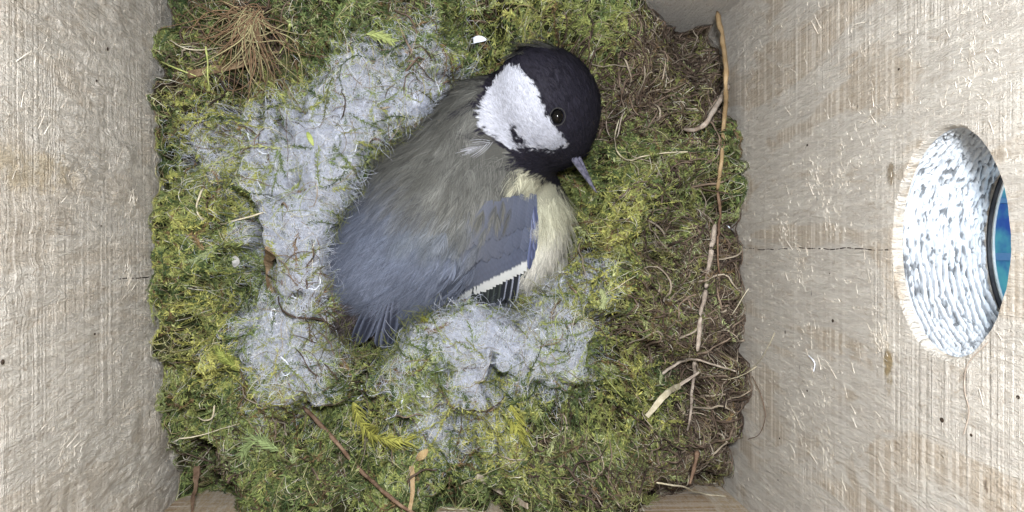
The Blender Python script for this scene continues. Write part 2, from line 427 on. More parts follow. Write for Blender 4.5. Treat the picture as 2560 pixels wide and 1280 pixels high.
def sdf(P, blobs=BLOBS, k=.38):
    r = None
    for c, rad, a in blobs:
        b = np.array([-a[1], a[0], 0.]); q = P-c
        q = np.stack([q@a, q@b, q[..., 2]], -1); R = np.array(rad)
        k0 = np.linalg.norm(q/R, axis=-1); k1 = np.maximum(np.linalg.norm(q/R**2, axis=-1), 1e-9)
        d = k0*(k0-1)/k1
        if r is None: r = d
        else:
            h = np.clip(.5+.5*(r-d)/k, 0, 1); r = r*(1-h)+d*h-k*h*(1-h)
    return r
OC = e3(1190, 440, -.7)
def body_mesh(nu=300, nv=190):
    u = np.linspace(0, 2*PI, nu, endpoint=False); v = np.linspace(.004, PI-.004, nv)
    Vv, U = np.meshgrid(v, u, indexing='ij')
    D = np.stack([np.cos(U)*np.sin(Vv), np.sin(U)*np.sin(Vv), np.cos(Vv)], -1).reshape(-1, 3)
    t = np.full(len(D), 7.0)
    for _ in range(90):
        d = sdf(OC+D*t[:, None]); t = t-np.clip(d, -.02, .6)*.6
    P = OC+D*t[:, None]
    idx = np.arange(nu*nv).reshape(nv, nu)
    Q = np.stack([idx[:-1], idx[1:], np.roll(idx[1:], -1, 1), np.roll(idx[:-1], -1, 1)], -1).reshape(-1, 4)
    return P, Q, idx
BP, BQ, bidx = body_mesh()
bvh = BVHTree.FromPolygons([tuple(p) for p in BP], [tuple(q) for q in BQ.tolist()])
def on_body(px, py, lift=0.0):
    d = np.array([(px-1280)/F, (640-py)/F, -1.0]) @ CR.T; d = d/np.linalg.norm(d)
    hit, nrm, _, _ = bvh.ray_cast(Vector(CP), Vector(d))
    if hit is None:
        p = at(px, py, -.8); h2, n2, _, _ = bvh.find_nearest(Vector(p)); return p, np.array([0, 0, 1.])
    nrm = np.array(nrm); nrm = nrm if nrm[2] > 0 else -nrm
    return np.array(hit)+nrm*lift, nrm

# ------------------------------------------------------------------ nest surface
def wall_soft(P):
    return np.minimum(np.minimum(P[..., 0]-XL, XR-P[..., 0]), np.minimum(P[..., 1]-YB, YT-P[..., 1]))
def foot(P):
    """2-D distance to the bird's plan outline"""
    r = None
    for c, rad, a in BLOBS+[(e3(940, 820, 0), (.75, .62, 1), ax), (e3(1240, 720, 0), (.5, .9, 1), ax)]:
        b = np.array([-a[1], a[0]]); q = P[..., :2]-c[:2]; q = np.stack([q@a[:2], q@b], -1); R = np.array(rad[:2])
        k0 = np.linalg.norm(q/R, axis=-1); k1 = np.maximum(np.linalg.norm(q/R**2, axis=-1), 1e-9); d = k0*(k0-1)/k1
        r = d if r is None else np.minimum(r, d)
    return r
PITS = [(*at(1300, 120, 0)[:2], .55, .9), (*at(1420, 95, 0)[:2], .5, .9), (*at(1540, 190, 0)[:2], .5, 1.2), (*at(1560, 330, 0)[:2], .45, .8), (*at(1450, 480, 0)[:2], .5, .9), (*at(1460, 620, 0)[:2], .4, .7), (*at(1740, 110, -2)[:2], 1.15, 3.4), (*at(1790, 60, -3)[:2], .8, 1.2), (*at(1760, 1230, -2)[:2], 1.2, 2.5), (*at(540, 1240, -2)[:2], 1.1, 2.8),
        (*at(480, 1180, -2)[:2], .7, 1.0), (*at(460, 30, -1)[:2], .8, 1.6), (*at(862, 822, -1)[:2], .45, 1.7), (*at(925, 885, -1)[:2], .35, .9), (*at(640, 690, 0)[:2], .4, .7),
        (*at(1630, 250, 0)[:2], .9, .9), (*at(1560, 420, 0)[:2], .5, .5), (*at(1720, 1080, 0)[:2], .9, .9), (*at(620, 120, 0)[:2], .8, .8),
        (*at(1270, 760, 0)[:2], .3, .7), (*at(1390, 640, 0)[:2], .35, .7)]
BUMPS = [(*at(390, 570, 0)[:2], .8, .7), (*at(1280, 900, 0)[:2], 1.6, .3), (*at(700, 860, 0)[:2], 1.2, .25), (*at(850, 60, 0)[:2], 2, .5),
         (*at(1860, 470, 0)[:2], .5, .7), (*at(1500, 60, 0)[:2], 1.2, .5), (*at(430, 250, 0)[:2], .9, .4), (*at(430, 820, 0)[:2], .9, .3), (*at(1850, 960, 0)[:2], .6, .4)]
WOOL = [(1040,150,42),(980,190,55),(905,190,48),(860,230,55),(950,240,60),(1050,232,55),(1110,218,30),(820,270,60),(790,330,55),(860,330,65),(905,300,50),
 (850,400,60),(770,400,60),(700,410,45),(800,455,60),(650,350,34),(622,318,24),(660,385,32),(520,365,26),(545,410,30),(690,455,40),(765,540,70),(715,560,60),
 (800,600,55),(600,582,45),(560,592,30),(740,640,62),(722,700,48),(780,690,52),(700,600,50),(690,790,34),(700,850,80),(660,885,60),(765,880,75),(830,880,60),
 (650,925,50),(720,950,55),(790,940,48),(880,905,50),(950,920,45),(630,800,25),(1000,890,62),(1060,865,70),(1140,845,75),(1200,830,62),(1260,845,48),(1180,915,50),(1160,965,44),
 (1000,955,55),(1030,1010,42),(1060,1040,34),(1095,1080,24),(1112,1110,18),(1340,850,66),(1400,800,50),(1392,690,34),(1380,880,62),(1430,760,42),
 (1450,820,48),(1340,910,45),(1235,1080,18),(640,1040,24),(1300,925,36),(1480,690,20),(935,965,30),(1400,740,30),(960,1180,12),(1090,100,18),(850,480,40),(1180,100,8),
 (1440,880,40),(1260,900,30),(680,530,30),(830,530,40)]
WA = np.array(WOOL, float); WXY = at(WA[:, 0], WA[:, 1], np.zeros(len(WA)))[:, :2]; WR = WA[:, 2]/100
def wool_raw(P):
    P = np.asarray(P, float)[..., :2]; r = np.zeros(P.shape[:-1])
    for (x, y), s_ in zip(WXY, WR): r = np.maximum(r, np.exp(-((P[..., 0]-x)**2+(P[..., 1]-y)**2)/(s_*.95)**2))
    return r
CLN = 520
CLP = np.stack([rng.uniform(XL, XR, CLN), rng.uniform(YB, YT, CLN)], -1); CLZ = rng.uniform(-.22, .30, CLN)
def clumps(P):
    """rounded clumps with deep creases between: returns 0 in a crease .. 1 on a clump, and the clump's height"""
    q = P+np.stack([fbm(P, 1.5, 2, 301), fbm(P, 1.5, 2, 303)], -1)*.28
    sh = q.shape[:-1]; q = q.reshape(-1, 2); f1 = np.full(len(q), 9.); f2 = f1.copy(); z = np.zeros(len(q))
    for (x, y), zz in zip(CLP, CLZ):
        d = (q[:, 0]-x)**2+(q[:, 1]-y)**2; m = d < f1
        f2 = np.where(m, f1, np.minimum(f2, d)); z = np.where(m, zz, z); f1 = np.where(m, d, f1)
    e = np.sqrt(f2)-np.sqrt(f1)
    return sst(0, .26, e).reshape(sh), (z*sst(0, .16, e)).reshape(sh)
def nest_h(P):
    P = np.asarray(P, float)[..., :2]
    h = .05+.42*fbm(P, .45, 2, 41)+.46*fbm(P, 1.3, 3, 43)+.10*fbm(P, 5.0, 3, 47)
    ce, cz_ = clumps(P); wl_ = sst(.3, .6, wool_raw(P)); h = h+(cz_+.42*(ce-.8))*(1-.9*wl_)
    pxx = P[..., 0]; h = h-.55*sst(4.6, 5.9, pxx)*sst(-5.5, -4.0, P[..., 1])*(1-.5*sst(-1.0, 1.5, P[..., 1])*sst(3.5, 2.0, P[..., 1]))
    d = foot(P)
    h = h-2.6*sst(.34, -.55, d)-(.25+1.0*sst(1.8, 3.0, P[..., 0]))*sst(1.1, .1, d)
    for x, y, r, a in PITS: h = h-a*np.exp(-((P[..., 0]-x)**2+(P[..., 1]-y)**2)/r**2)
    for x, y, r, a in BUMPS: h = h+a*np.exp(-((P[..., 0]-x)**2+(P[..., 1]-y)**2)/r**2)
    h = h-1.15*sst(.28, .72, noise(P, .95, 401))*(1-wl_)-.7*sst(.30, .75, noise(P, 1.9, 403))*(1-wl_)
    h = h+.75*sst(1.3, .1, P[..., 1]-YB)*sst(-6.0, -4.6, P[..., 0])*sst(5.2, 3.6, P[..., 0])
    return h-.45*sst(.5, 0, wall_soft(P))*sst(-6.6, -6.0, P[..., 1]-.0)*(.6+.4*noise(P, 1.3, 3))
def nest_n(P, e=.12):
    P = np.asarray(P, float)[..., :2]
    gx = (nest_h(P+[e, 0])-nest_h(P-[e, 0]))/(2*e); gy = (nest_h(P+[0, e])-nest_h(P-[0, e]))/(2*e)
    return unit(np.stack([-gx, -gy, np.ones_like(gx)], -1))
def on_nest(px, py, lift=0.0):
    z = 0.0
    for _ in range(5): z = .5*z+.5*(float(nest_h(at(px, py, z)))+lift)
    return at(px, py, z)

TX = at(872, 832, -.5)[:2]
def wool_w(P):
    P = np.asarray(P, float)[..., :2]
    return .61*wool_raw(P)+.80*fbm(P, 1.35, 4, 71)*sst(.05, .5, wool_raw(P))-.02-1.0*np.exp(-((P[..., 0]-TX[0])**2+(P[..., 1]-TX[1])**2)/.40**2)
def brown_w(P):
    px, py = proj(np.concatenate([P[..., :2], np.zeros(P.shape[:-1]+(1,))], -1))
    a = 1.0*sst(1560, 1730, px+60*noise(P[..., :2], .6, 5)*1.5)*(1-.55*sst(300, 340, py)*sst(620, 560, py))
    b = sst(1080, 1240, py)*sst(1350, 1520, px)*.5
    c = np.exp(-((px-590)**2+(py-90)**2)/120**2)*.75+np.exp(-((px-620)**2+(py-165)**2)/70**2)*.5
    d = np.exp(-((px-1560)**2+(py-300)**2)/110**2)*.6+np.exp(-((px-1680)**2+(py-130)**2)/90**2)*.8
    e = sst(1100, 1230, py)*.2+np.exp(-((px-780)**2+(py-790)**2)/50**2)*.4
    return np.clip(np.maximum.reduce([a, b, c, d, e])+.85*fbm(P[..., :2], 1.0, 3, 91)-.06, 0, 1)
def yellow_w(P):
    px, py = proj(np.concatenate([P[..., :2], np.zeros(P.shape[:-1]+(1,))], -1))
    y = 0
    for x, yy, r in ((950, 1070, 75), (1300, 1060, 90), (1180, 1010, 60), (480, 780, 110), (560, 480, 90), (430, 560, 90), (500, 900, 90), (1000, 800, 40), (1300, 770, 70), (1540, 560, 90), (720, 980, 60), (420, 430, 60), (560, 260, 80), (1500, 800, 90), (1560, 1000, 80), (1640, 60, 60), (1360, 40, 90)):
        y = np.maximum(y, np.exp(-((px-x)**2+(py-yy)**2)/r**2))
    return np.clip(y+.5*fbm(P[..., :2], .8, 3, 97), 0, 1)

def nest_sheet():
    dx = .055
    xs = np.arange(XL+.002, XR, dx); ys = np.arange(YB+.002, YT, dx)
    Y, X = np.meshgrid(ys, xs, indexing='ij'); P = np.stack([X, Y], -1)
    H = nest_h(P); W = wool_w(P); B = brown_w(P)
    lump = .22*fbm(P, 1.1, 2, 61)+.10
    H2 = H-.05+lump*sst(.3, .6, W)
    V = np.stack([X, Y, H2], -1).reshape(-1, 3)
    idx = np.arange(X.size).reshape(X.shape)
    Q = np.stack([idx[:-1, :-1], idx[:-1, 1:], idx[1:, 1:], idx[1:, :-1]], -1).reshape(-1, 4)
    w4 = W.reshape(-1)[Q].mean(1)
    mo = np.array([.026, .028, .012]); br = np.array([.028, .018, .012])  # litter colours near black: shade between moss shoots is painted in
    cm = mo+(br-mo)*B[..., None]+.02*fbm(P, 3, 3, 5)[..., None]*np.array([1, 1, .4])
    fm = sst(-.30, .50, fbm(P, 1.3, 4, 8)+.5*fbm(P, 5, 2, 19))[..., None]; wl = np.array([.17, .185, .16])*(1-fm)+np.array([.66, .70, .86])*fm
    gr = sst(.34, .60, W+.1*fbm(P, 5, 2, 12))[..., None]
    cw = cm*2.2*(1-gr)+wl*gr*.85
    thr = .40
    def sub(mask, col, name, mat, label, cat):
        q = Q[mask]; used = np.unique(q); rm = np.full(len(V), -1); rm[used] = np.arange(len(used))
        o = link(name, mesh_np(name, V[used], rm[q], col.reshape(-1, 3)[used]), mat)
        tag(o, label, cat, kind='stuff')
    sub(w4 < thr, cm, 'nest_litter', M_mat, 'matted litter under the moss of the nest, darkened in colour as shade between shoots', 'nest litter')
    sub(w4 >= thr, cw, 'felted_wool', M_woolmat, 'blue white felted wool and fur lining the nest cup', 'wool')
nest_sheet()

# moss shoots: curved stems clothed in tiny leaves
def moss():
    ncl = 2000; allV = []
    cx = rng.uniform(XL, XR, ncl); cy = rng.uniform(YB, YT, ncl)
    cdir = rng.uniform(0, 2*PI, ncl); chue = rng.normal(size=ncl); csz = rng.uniform(.7, 1.3, ncl)
    per = 13; N = ncl*per
    ci = np.repeat(np.arange(ncl), per)
    x = cx[ci]+rng.normal(size=N)*.28; y = cy[ci]+rng.normal(size=N)*.28
    P0 = np.stack([x, y], -1)
    W = wool_w(P0); B = brown_w(P0); d = foot(P0); CE = clumps(P0)[0]
    keep = (x > XL+.02) & (x < XR-.02) & (y > YB+.02) & (y < YT-.02) & (d > .03)
    keep &= rng.random(N) > .93*sst(.36, .60, W)
    keep &= rng.random(N) > .85*B
    keep &= rng.random(N) < (.2+.8*CE)*(1-.6*sst(.3, .7, noise(P0, .95, 401)))
    P0 = P0[keep]; ci = ci[keep]; B = B[keep]; N = len(P0); W = W[keep]
    Y = yellow_w(P0)
    L = rng.uniform(.5, 1.25, N)*csz[ci]*(1-.4*sst(.4, .7, W)); cz = rng.uniform(-.10, .12, ncl); th = cdir[ci]+rng.normal(size=N)*.75
    K = 15; t = np.linspace(0, 1, K)
    curl = rng.normal(size=N)*1.3; up = rng.uniform(.0, .55, N)*(.5+.5*rng.random(N))
    ang = th[:, None]+curl[:, None]*t
    step = (L/K)[:, None]
    px = P0[:, 0:1]+np.cumsum(np.cos(ang)*step, 1); py = P0[:, 1:2]+np.cumsum(np.sin(ang)*step, 1)
    px = np.clip(px, XL+.03, XR-.03); py = np.clip(py, YB+.03, YT-.03)
    hz = nest_h(np.stack([px, py], -1))
    # shoots lie on the surface and only partly follow its detail
    base = hz[:, :1]*.15+hz*.85
    pz = base+(cz[ci]+rng.uniform(-.10, .14, N))[:, None]+up[:, None]*L[:, None]*(t*(1.35-t))*1.3
    P = np.stack([px, py, pz], -1)
    c_y = np.array([.34, .335, .10]); c_g = np.array([.135, .18, .062]); c_d = np.array([.034, .056, .022]); c_b = np.array([.12, .08, .04]); c_p = np.array([.38, .42, .22])
    hue = chue[ci]*.65+rng.normal(size=N)*.35
    col = c_g+(c_y-c_g)*np.clip(Y*.95+hue*.35, 0, 1)[:, None]
    col = col+(c_d-col)*np.clip(-hue*.9-.05+(1-Y)*.12, 0, .9)[:, None]
    col = col+(c_b-col)*np.clip(B*.9-.2+rng.normal(size=N)*.2, 0, 1)[:, None]
    col = col+(c_p-col)*(np.clip(rng.random(N)-.90, 0, 1)*7)[:, None]
    old = (rng.random(N) < .06)[:, None]; col = np.where(old, c_b*rng.uniform(.7, 1.5, (N, 1)), col)
    sv, sq, scol = tubes(P, np.broadcast_to(np.linspace(.018, .007, K), (N, K)), 3, np.repeat((col*.8)[:, None], K, 1))
    # leaves
    T = unit(np.gradient(P, axis=1)); ref = unit(rng.normal(size=(N, 1, 3))*.5+np.array([0, 0, 1.])); A = unit(np.cross(T, np.broadcast_to(ref, T.shape))); Bn = np.cross(T, A)
    lv = []; lc = []
    nl = 3
    for k in range(nl):
        phi = rng.uniform(0, 2*PI, (N, K)) if k == 2 else (k*PI+rng.normal(size=(N, K))*.45)
        side_ = A*np.cos(phi)[..., None]+Bn*np.sin(phi)[..., None]
        spread = rng.uniform(.45, 1.1, (N, K, 1))
        D = unit(T+side_*spread)
        ll = rng.uniform(.08, .19, (N, K, 1))*(1-.5*t[None, :, None]); wd = ll*.125
        nrm = unit(np.cross(D, T+rng.normal(size=T.shape)*.4)); sd = np.cross(nrm, D)
        off = P+T*(rng.random((N, K, 1))-.5)*(L/K)[:, None, None]
        q = np.stack([off, off+D*ll*.45+sd*wd, off+D*ll-nrm*ll*.12, off+D*ll*.45-sd*wd], 2)
        lv.append(q.reshape(-1, 3))
        cc = col[:, None]*rng.uniform(.75, 1.35, (N, K, 1)); cc = np.repeat(cc[:, :, None], 4, 2)
        lc.append(cc.reshape(-1, 3))
    lv = np.concatenate(lv); lc = np.concatenate(lc); lq = np.arange(len(lv)).reshape(-1, 4)
    V, Q, C = merge([(sv, sq, scol), (lv, lq, lc)])
    V[:, 0] = np.clip(V[:, 0], XL+.005, XR-.005)
    o = link('moss', mesh_np('moss', V, Q, C, smooth=False), M_moss)
    tag(o, 'green and yellow feathery moss shoots packed round the nest cup', 'moss', kind='stuff')
moss()

def wander(P0, L, K, wig, up, z_off=0.0, dirs=None, hug=1.0, coil=0.0):
    """curly strands lying on the nest"""
    N = len(P0); th = rng.uniform(0, 2*PI, N) if dirs is None else dirs
    dth = np.cumsum(rng.normal(size=(N, K))*wig, 1)+coil*rng.normal(size=(N, 1))*np.linspace(0, 1, K)
    ang = th[:, None]+dth; st = (L/K)[:, None]
    x = P0[:, 0:1]+np.cumsum(np.cos(ang)*st, 1); y = P0[:, 1:2]+np.cumsum(np.sin(ang)*st, 1)
    x = np.clip(x, XL+.03, XR-.03); y = np.clip(y, YB+.03, YT-.03)
    h = nest_h(np.stack([x, y], -1)); h = h*hug+h.mean(1, keepdims=True)*(1-hug)
    z = h+z_off+up[:, None]*np.sin(np.linspace(0, PI, K)*rng.uniform(.6, 1.6, (N, 1))+rng.uniform(-.4, .4, (N, 1)))
    return np.stack([x, y, z], -1)
def scatter(n, wfun, thr=0.0):
    out = []
    while sum(len(o) for o in out) < n:
        P = np.stack([rng.uniform(XL, XR, n), rng.uniform(YB, YT, n)], -1)
        out.append(P[(rng.random(n) < wfun(P)) & (foot(P) > -.15)])
    return np.concatenate(out)[:n]

def wool():
    P0 = scatter(32000, lambda P: sst(.28, .60, wool_w(P)))
    N = len(P0); K = 9
    P = wander(P0, rng.uniform(.4, 1.3, N), K, .33, rng.uniform(.02, .24, N), .08, coil=1.5)
    c = np.array([.76, .79, .91])*rng.uniform(.55, 1.35, (N, 1)); c = np.where(rng.random((N, 1)) < .12, c*[.8, .72, .58], c)
    a = tubes(P, np.broadcast_to(np.full(K, .0022), (N, K))*rng.uniform(.7, 1.5, (N, 1)), 3, np.repeat(c[:, None], K, 1))
    # loose clumps of curly fleece
    P1 = scatter(6000, lambda P: sst(.15, .45, wool_w(P))*.8); N = len(P1)
    P = wander(P1, rng.uniform(.5, 2.2, N), 16, .30, rng.uniform(.04, .30, N), .12, coil=2.5)
    c = np.array([.66, .70, .80])*rng.uniform(.6, 1.25, (N, 1))
    b = tubes(P, np.broadcast_to(np.full(16, .0026), (N, 16))*rng.uniform(.7, 1.6, (N, 1)), 3, np.repeat(c[:, None], 16, 1))
    # wisps bending over the rim on to the bird
    P2 = scatter(26000, lambda P: np.full(len(P), 1.)); P2 = P2[(foot(P2) < .30) & (foot(P2) > -.02)]; N = len(P2)
    e = .05; g = np.stack([foot(P2+[e, 0])-foot(P2-[e, 0]), foot(P2+[0, e])-foot(P2-[0, e])], -1)
    dr = np.arctan2(-g[:, 1], -g[:, 0])+rng.normal(size=N)*.8
    K2 = 10; t = np.linspace(0, 1, K2); L = rng.uniform(.2, .62, N); an = dr[:, None]+rng.normal(size=(N, 1))*1.4*t
    x = P2[:, :1]+np.cumsum(np.cos(an)*(L/K2)[:, None], 1); y = P2[:, 1:]+np.cumsum(np.sin(an)*(L/K2)[:, None], 1)
    up = P2+unit(g)*.35; z = nest_h(up)[:, None]-.15+rng.uniform(.1, .45, (N, 1))*np.sin(t*PI*.7)
    c = np.where((wool_w(up) > .30)[:, None], np.array([.60, .64, .74]), np.array([.26, .28, .10]))*rng.uniform(.6, 1.2, (N, 1))
    w_ = tubes(np.stack([x, y, z], -1), np.broadcast_to(np.linspace(.006, .003, K2), (N, K2)), 3, np.repeat(c[:, None], K2, 1))
    V, Q, C = merge([a, b, w_])
    o = link('wool_fluff', mesh_np('wool_fluff', V, Q, C), M_wool)
    tag(o, 'loose curly bluish white wool fibres standing over the felted lining', 'wool', kind='stuff')
wool()

def roots():
    P0 = scatter(5200, lambda P: np.clip(brown_w(P)*1.1-.12, 0, 1)); N = len(P0); K = 12
    P = wander(P0, rng.uniform(.4, 1.9, N), K, .28, rng.uniform(0, .6, N), .03, hug=.6, coil=1.2, dirs=rng.normal(1.5, 1.0, N))
    base = np.array([[.085, .060, .045], [.16, .12, .09], [.040, .028, .022], [.26, .22, .17]])[rng.choice(4, N, p=[.42, .28, .18, .12])]
    c = base*rng.uniform(.7, 1.25, (N, 1))
    r = rng.choice([.006, .011, .020, .036], N, p=[.40, .36, .17, .07])
    V, Q, C = tubes(P, r[:, None]*np.linspace(1, .5, K), 4, np.repeat(c[:, None], K, 1))
    o = link('root_tangle', mesh_np('root_tangle', V, Q, C), M_root)
    tag(o, 'tangled reddish brown rootlets along the wall below the entrance hole', 'roots', kind='stuff')
    # fine pale plant fibres and hairs everywhere
    P0 = scatter(3600, lambda P: np.full(len(P), .8)); N = len(P0); K = 14
    P = wander(P0, rng.uniform(.4, 2.0, N), K, .16, rng.uniform(.05, .35, N), .10, coil=1.6)
    base = np.array([[.42, .40, .22], [.50, .48, .40], [.22, .17, .10], [.30, .34, .12]])[rng.choice(4, N)]
    V, Q, C = tubes(P, np.broadcast_to(np.full(K, .0055), (N, K))*rng.uniform(.6, 1.5, (N, 1)), 3, np.repeat((base*rng.uniform(.7, 1.2, (N, 1)))[:, None], K, 1))
    o = link('plant_fibres', mesh_np('plant_fibres', V, Q, C), M_root)
    tag(o, 'fine pale hairs and plant fibres strewn all over the nest', 'plant fibres', kind='stuff')
roots()

# ------------------------------------------------------------------ the bird
def inpoly(px, py, poly):
    px = np.asarray(px, float); py = np.asarray(py, float); r = np.zeros(px.shape, bool); n = len(poly)
    for i in range(n):
        x0, y0 = poly[i]; x1, y1 = poly[(i+1) % n]
        c = ((y0 > py) != (y1 > py)); r ^= c & (px < (x1-x0)*(py-y0)/((y1-y0) if y1 != y0 else 1e-9)+x0)
    return r
CHEEK = [(1262,178),(1296,188),(1335,213),(1358,262),(1374,305),(1398,330),(1422,368),(1388,380),(1340,374),(1312,380),(1288,380),(1262,358),(1236,338),(1214,308),(1216,268),(1234,230),(1248,200)]
NOTCH = [(1286,326),(1294,326),(1304,352),(1330,366),(1316,380),(1296,364),(1288,340)]
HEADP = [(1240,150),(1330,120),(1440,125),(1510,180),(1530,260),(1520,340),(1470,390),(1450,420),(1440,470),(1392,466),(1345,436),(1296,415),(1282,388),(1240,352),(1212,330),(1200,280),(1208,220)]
BREAST = [(1284,424),(1320,426),(1372,446),(1500,470),(1540,600),(1460,720),(1330,740),(1312,700),(1336,610),(1334,530),(1304,462)]
def plume_col(P, jit=0.0, amt=6.0):
    px, py = proj(P)
    if jit: px = px+rng.normal(size=px.shape)*amt*jit; py = py+rng.normal(size=py.shape)*amt*jit
    s = (px-1090)*-.5+(py-520)*.85            # towards the tail
    ol = np.array([.155, .156, .146]); bl = np.array([.165, .190, .262]); blu = np.array([.14, .185, .27])
    f = sst(-90, 110, s+50*fbm(P, .8, 2, 9)-.10*(px-1090))
    c = ol+(bl-ol)*f[..., None]
    g = np.exp(-((px-1090)**2/90**2+(py-575)**2/35**2))*.5*(fbm(P, 2, 2, 3)*.5+.5); c = c+(np.array([.16, .19, .15])-c)*g[..., None]
    c = c*(1+.14*fbm(P, 1.4, 3, 15))[..., None]
    br = inpoly(px, py, BREAST); yel = np.array([.62, .61, .47]); wht = np.array([.70, .68, .62])
    fy = sst(500, 610, py+.35*(px-1380)); cb = (yel+(wht-yel)*fy[..., None])*.92
    c = np.where(br[..., None], cb, c)
    c = np.where((P[..., 2] < -1.6)[..., None] & ~br[..., None] & (px > 1250)[..., None], cb*.9, c)
    c = c*.74
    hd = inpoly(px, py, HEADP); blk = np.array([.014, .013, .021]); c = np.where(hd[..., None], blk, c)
    ch = inpoly(px, py, CHEEK) & ~inpoly(px, py, NOTCH) & (P[..., 2] > .2)
    c = np.where(ch[..., None], np.array([.44, .455, .52]), c)
    return c
def flow(P, Nn):
    """direction in which the feathers lie (tangent)"""
    px, py = proj(P)
    ds = np.stack([-.62-.0011*(1090-px)-.0006*(py-520)*0, -(.78+.0*px), np.zeros_like(px)], -1)
    fan = (px-1060)*.0016-(py-600)*.0006
    ds = np.stack([-.60+fan*.9, -.80+0*px, -.15+0*px], -1)
    hb = at(1440, 395, .4); dh = unit(P-hb); dh = dh+np.array([0, 0, .1])
    hw = sst(1.9, 1.45, np.linalg.norm(P-HEADC, axis=-1))
    bw = inpoly(px, py, BREAST) & (hw < .5); db = np.stack([-.25+0*px, -1.+0*px, -.3+0*px], -1)
    d = ds*(1-hw)[..., None]+dh*hw[..., None]; d = np.where(bw[..., None], db, d)
    d = d-Nn*np.sum(d*Nn, -1, keepdims=True)
    return unit(d)
bird = empty('great_tit', e3(1150, 480, -3.4)); 
tag(bird, 'small black headed, white cheeked bird with grey back sitting in the nest cup', 'bird')
body = link('body', mesh_np('body', BP, BQ, plume_col(BP)*.55), M_skin); put(body, bird)  # plumage colour darkened here to paint shade into the gaps between barbs
# vertex normals by sdf gradient
def sdfn(P):
    e = .03; return unit(np.stack([sdf(P+[e, 0, 0])-sdf(P-[e, 0, 0]), sdf(P+[0, e, 0])-sdf(P-[0, e, 0]), sdf(P+[0, 0, e])-sdf(P-[0, 0, e])], -1))
# sample points on the body by triangle area
def sample(n, mask=None):
    a, b, c, d = (BP[BQ[:, i]] for i in range(4))
    ar = np.linalg.norm(np.cross(c-a, d-b), axis=1); cen = (a+b+c+d)/4
    ar = ar*(sdfn(cen)[:, 2] > -.35)
    if mask is not None: ar = ar*mask(cen)
    i = rng.choice(len(BQ), n, p=ar/ar.sum()); u, v = rng.random((n, 1)), rng.random((n, 1))
    return (a[i]*(1-u)+b[i]*u)*(1-v)+(d[i]*(1-u)+c[i]*u)*v
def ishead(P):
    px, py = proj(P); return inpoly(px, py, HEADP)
WINGP = [(1172,512),(1240,470),(1300,470),(1330,520),(1342,600),(1325,665),(1290,700),(1180,740),(1120,745),(1110,690),(1180,600)]
def plumage(P, L, Wd, nb, bl, bw, lift, name='plumage', jit=1.0, K=4, dark=1.0):
    """feathers at P: nb barbs on each side of a shaft of length L"""
    N = len(P); Nn = sdfn(P); D = flow(P, Nn)
    D = unit(D+np.cross(Nn, D)*rng.normal(size=(N, 1))*.16); B = np.cross(Nn, D)
    col = plume_col(P, jit)*rng.uniform(.87, 1.13, (N, 1))
    L = L*rng.uniform(.75, 1.25, N); sid = np.tile([1, -1], nb); tb = np.repeat(np.linspace(.05, 1, nb), 2)
    M = 2*nb
    s0 = (L[:, None]*tb)[..., None]                              # distance of the barb's root along the shaft
    a = .62-.45*tb; t = np.linspace(0, 1, K)
    bll = bl*(1-.35*tb)*rng.uniform(.7, 1.2, (N, M))
    fw = s0[..., None]+(bll[..., None]*(t*np.cos(a)[:, None]+.15*t*t))[..., None]
    sw = (bll[..., None]*(t-.35*t*t)*(np.sin(a)*sid)[:, None])[..., None]*(Wd)
    curv = fw**2/(2*2.6)
    X = P[:, None, None]+D[:, None, None]*fw+B[:, None, None]*sw+Nn[:, None, None]*(lift*fw/np.maximum(L[:, None, None, None], .01)*1.0-curv*.75-.02+rng.normal(size=(N, M, 1, 1))*.006)
    X = X.reshape(N*M, K, 3)
    cc = (col[:, None]*rng.uniform(.60, 1.40, (N, M, 1)))
    C = cc[:, :, None]*np.linspace(.85, 1.08, K)[None, None, :, None]; C = C.reshape(N*M, K, 3)
    nr = unit(np.repeat(Nn, M, 0)+rng.normal(size=(N*M, 3))*.18)
    W = np.linspace(1, .35, K)[None]*bw*rng.uniform(.7, 1.3, (N*M, 1))
    return ribbons(X, W, nr, C)
notwing = lambda c: (~ishead(c) & ~inpoly(*proj(c), WINGP)).astype(float)
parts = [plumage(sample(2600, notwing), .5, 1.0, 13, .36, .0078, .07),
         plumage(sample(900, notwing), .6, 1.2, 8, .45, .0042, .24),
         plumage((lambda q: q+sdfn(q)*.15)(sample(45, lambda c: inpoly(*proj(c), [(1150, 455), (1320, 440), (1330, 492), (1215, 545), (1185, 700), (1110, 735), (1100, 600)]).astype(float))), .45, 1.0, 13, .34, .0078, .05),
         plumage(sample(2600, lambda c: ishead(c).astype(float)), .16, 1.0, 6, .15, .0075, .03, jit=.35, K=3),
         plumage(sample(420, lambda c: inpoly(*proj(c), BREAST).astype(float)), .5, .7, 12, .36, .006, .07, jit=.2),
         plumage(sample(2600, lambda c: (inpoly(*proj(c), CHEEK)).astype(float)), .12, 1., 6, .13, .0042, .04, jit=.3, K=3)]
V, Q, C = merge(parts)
pl = link('plumage', mesh_np('plumage', V, Q, C), M_plume); put(pl, bird)
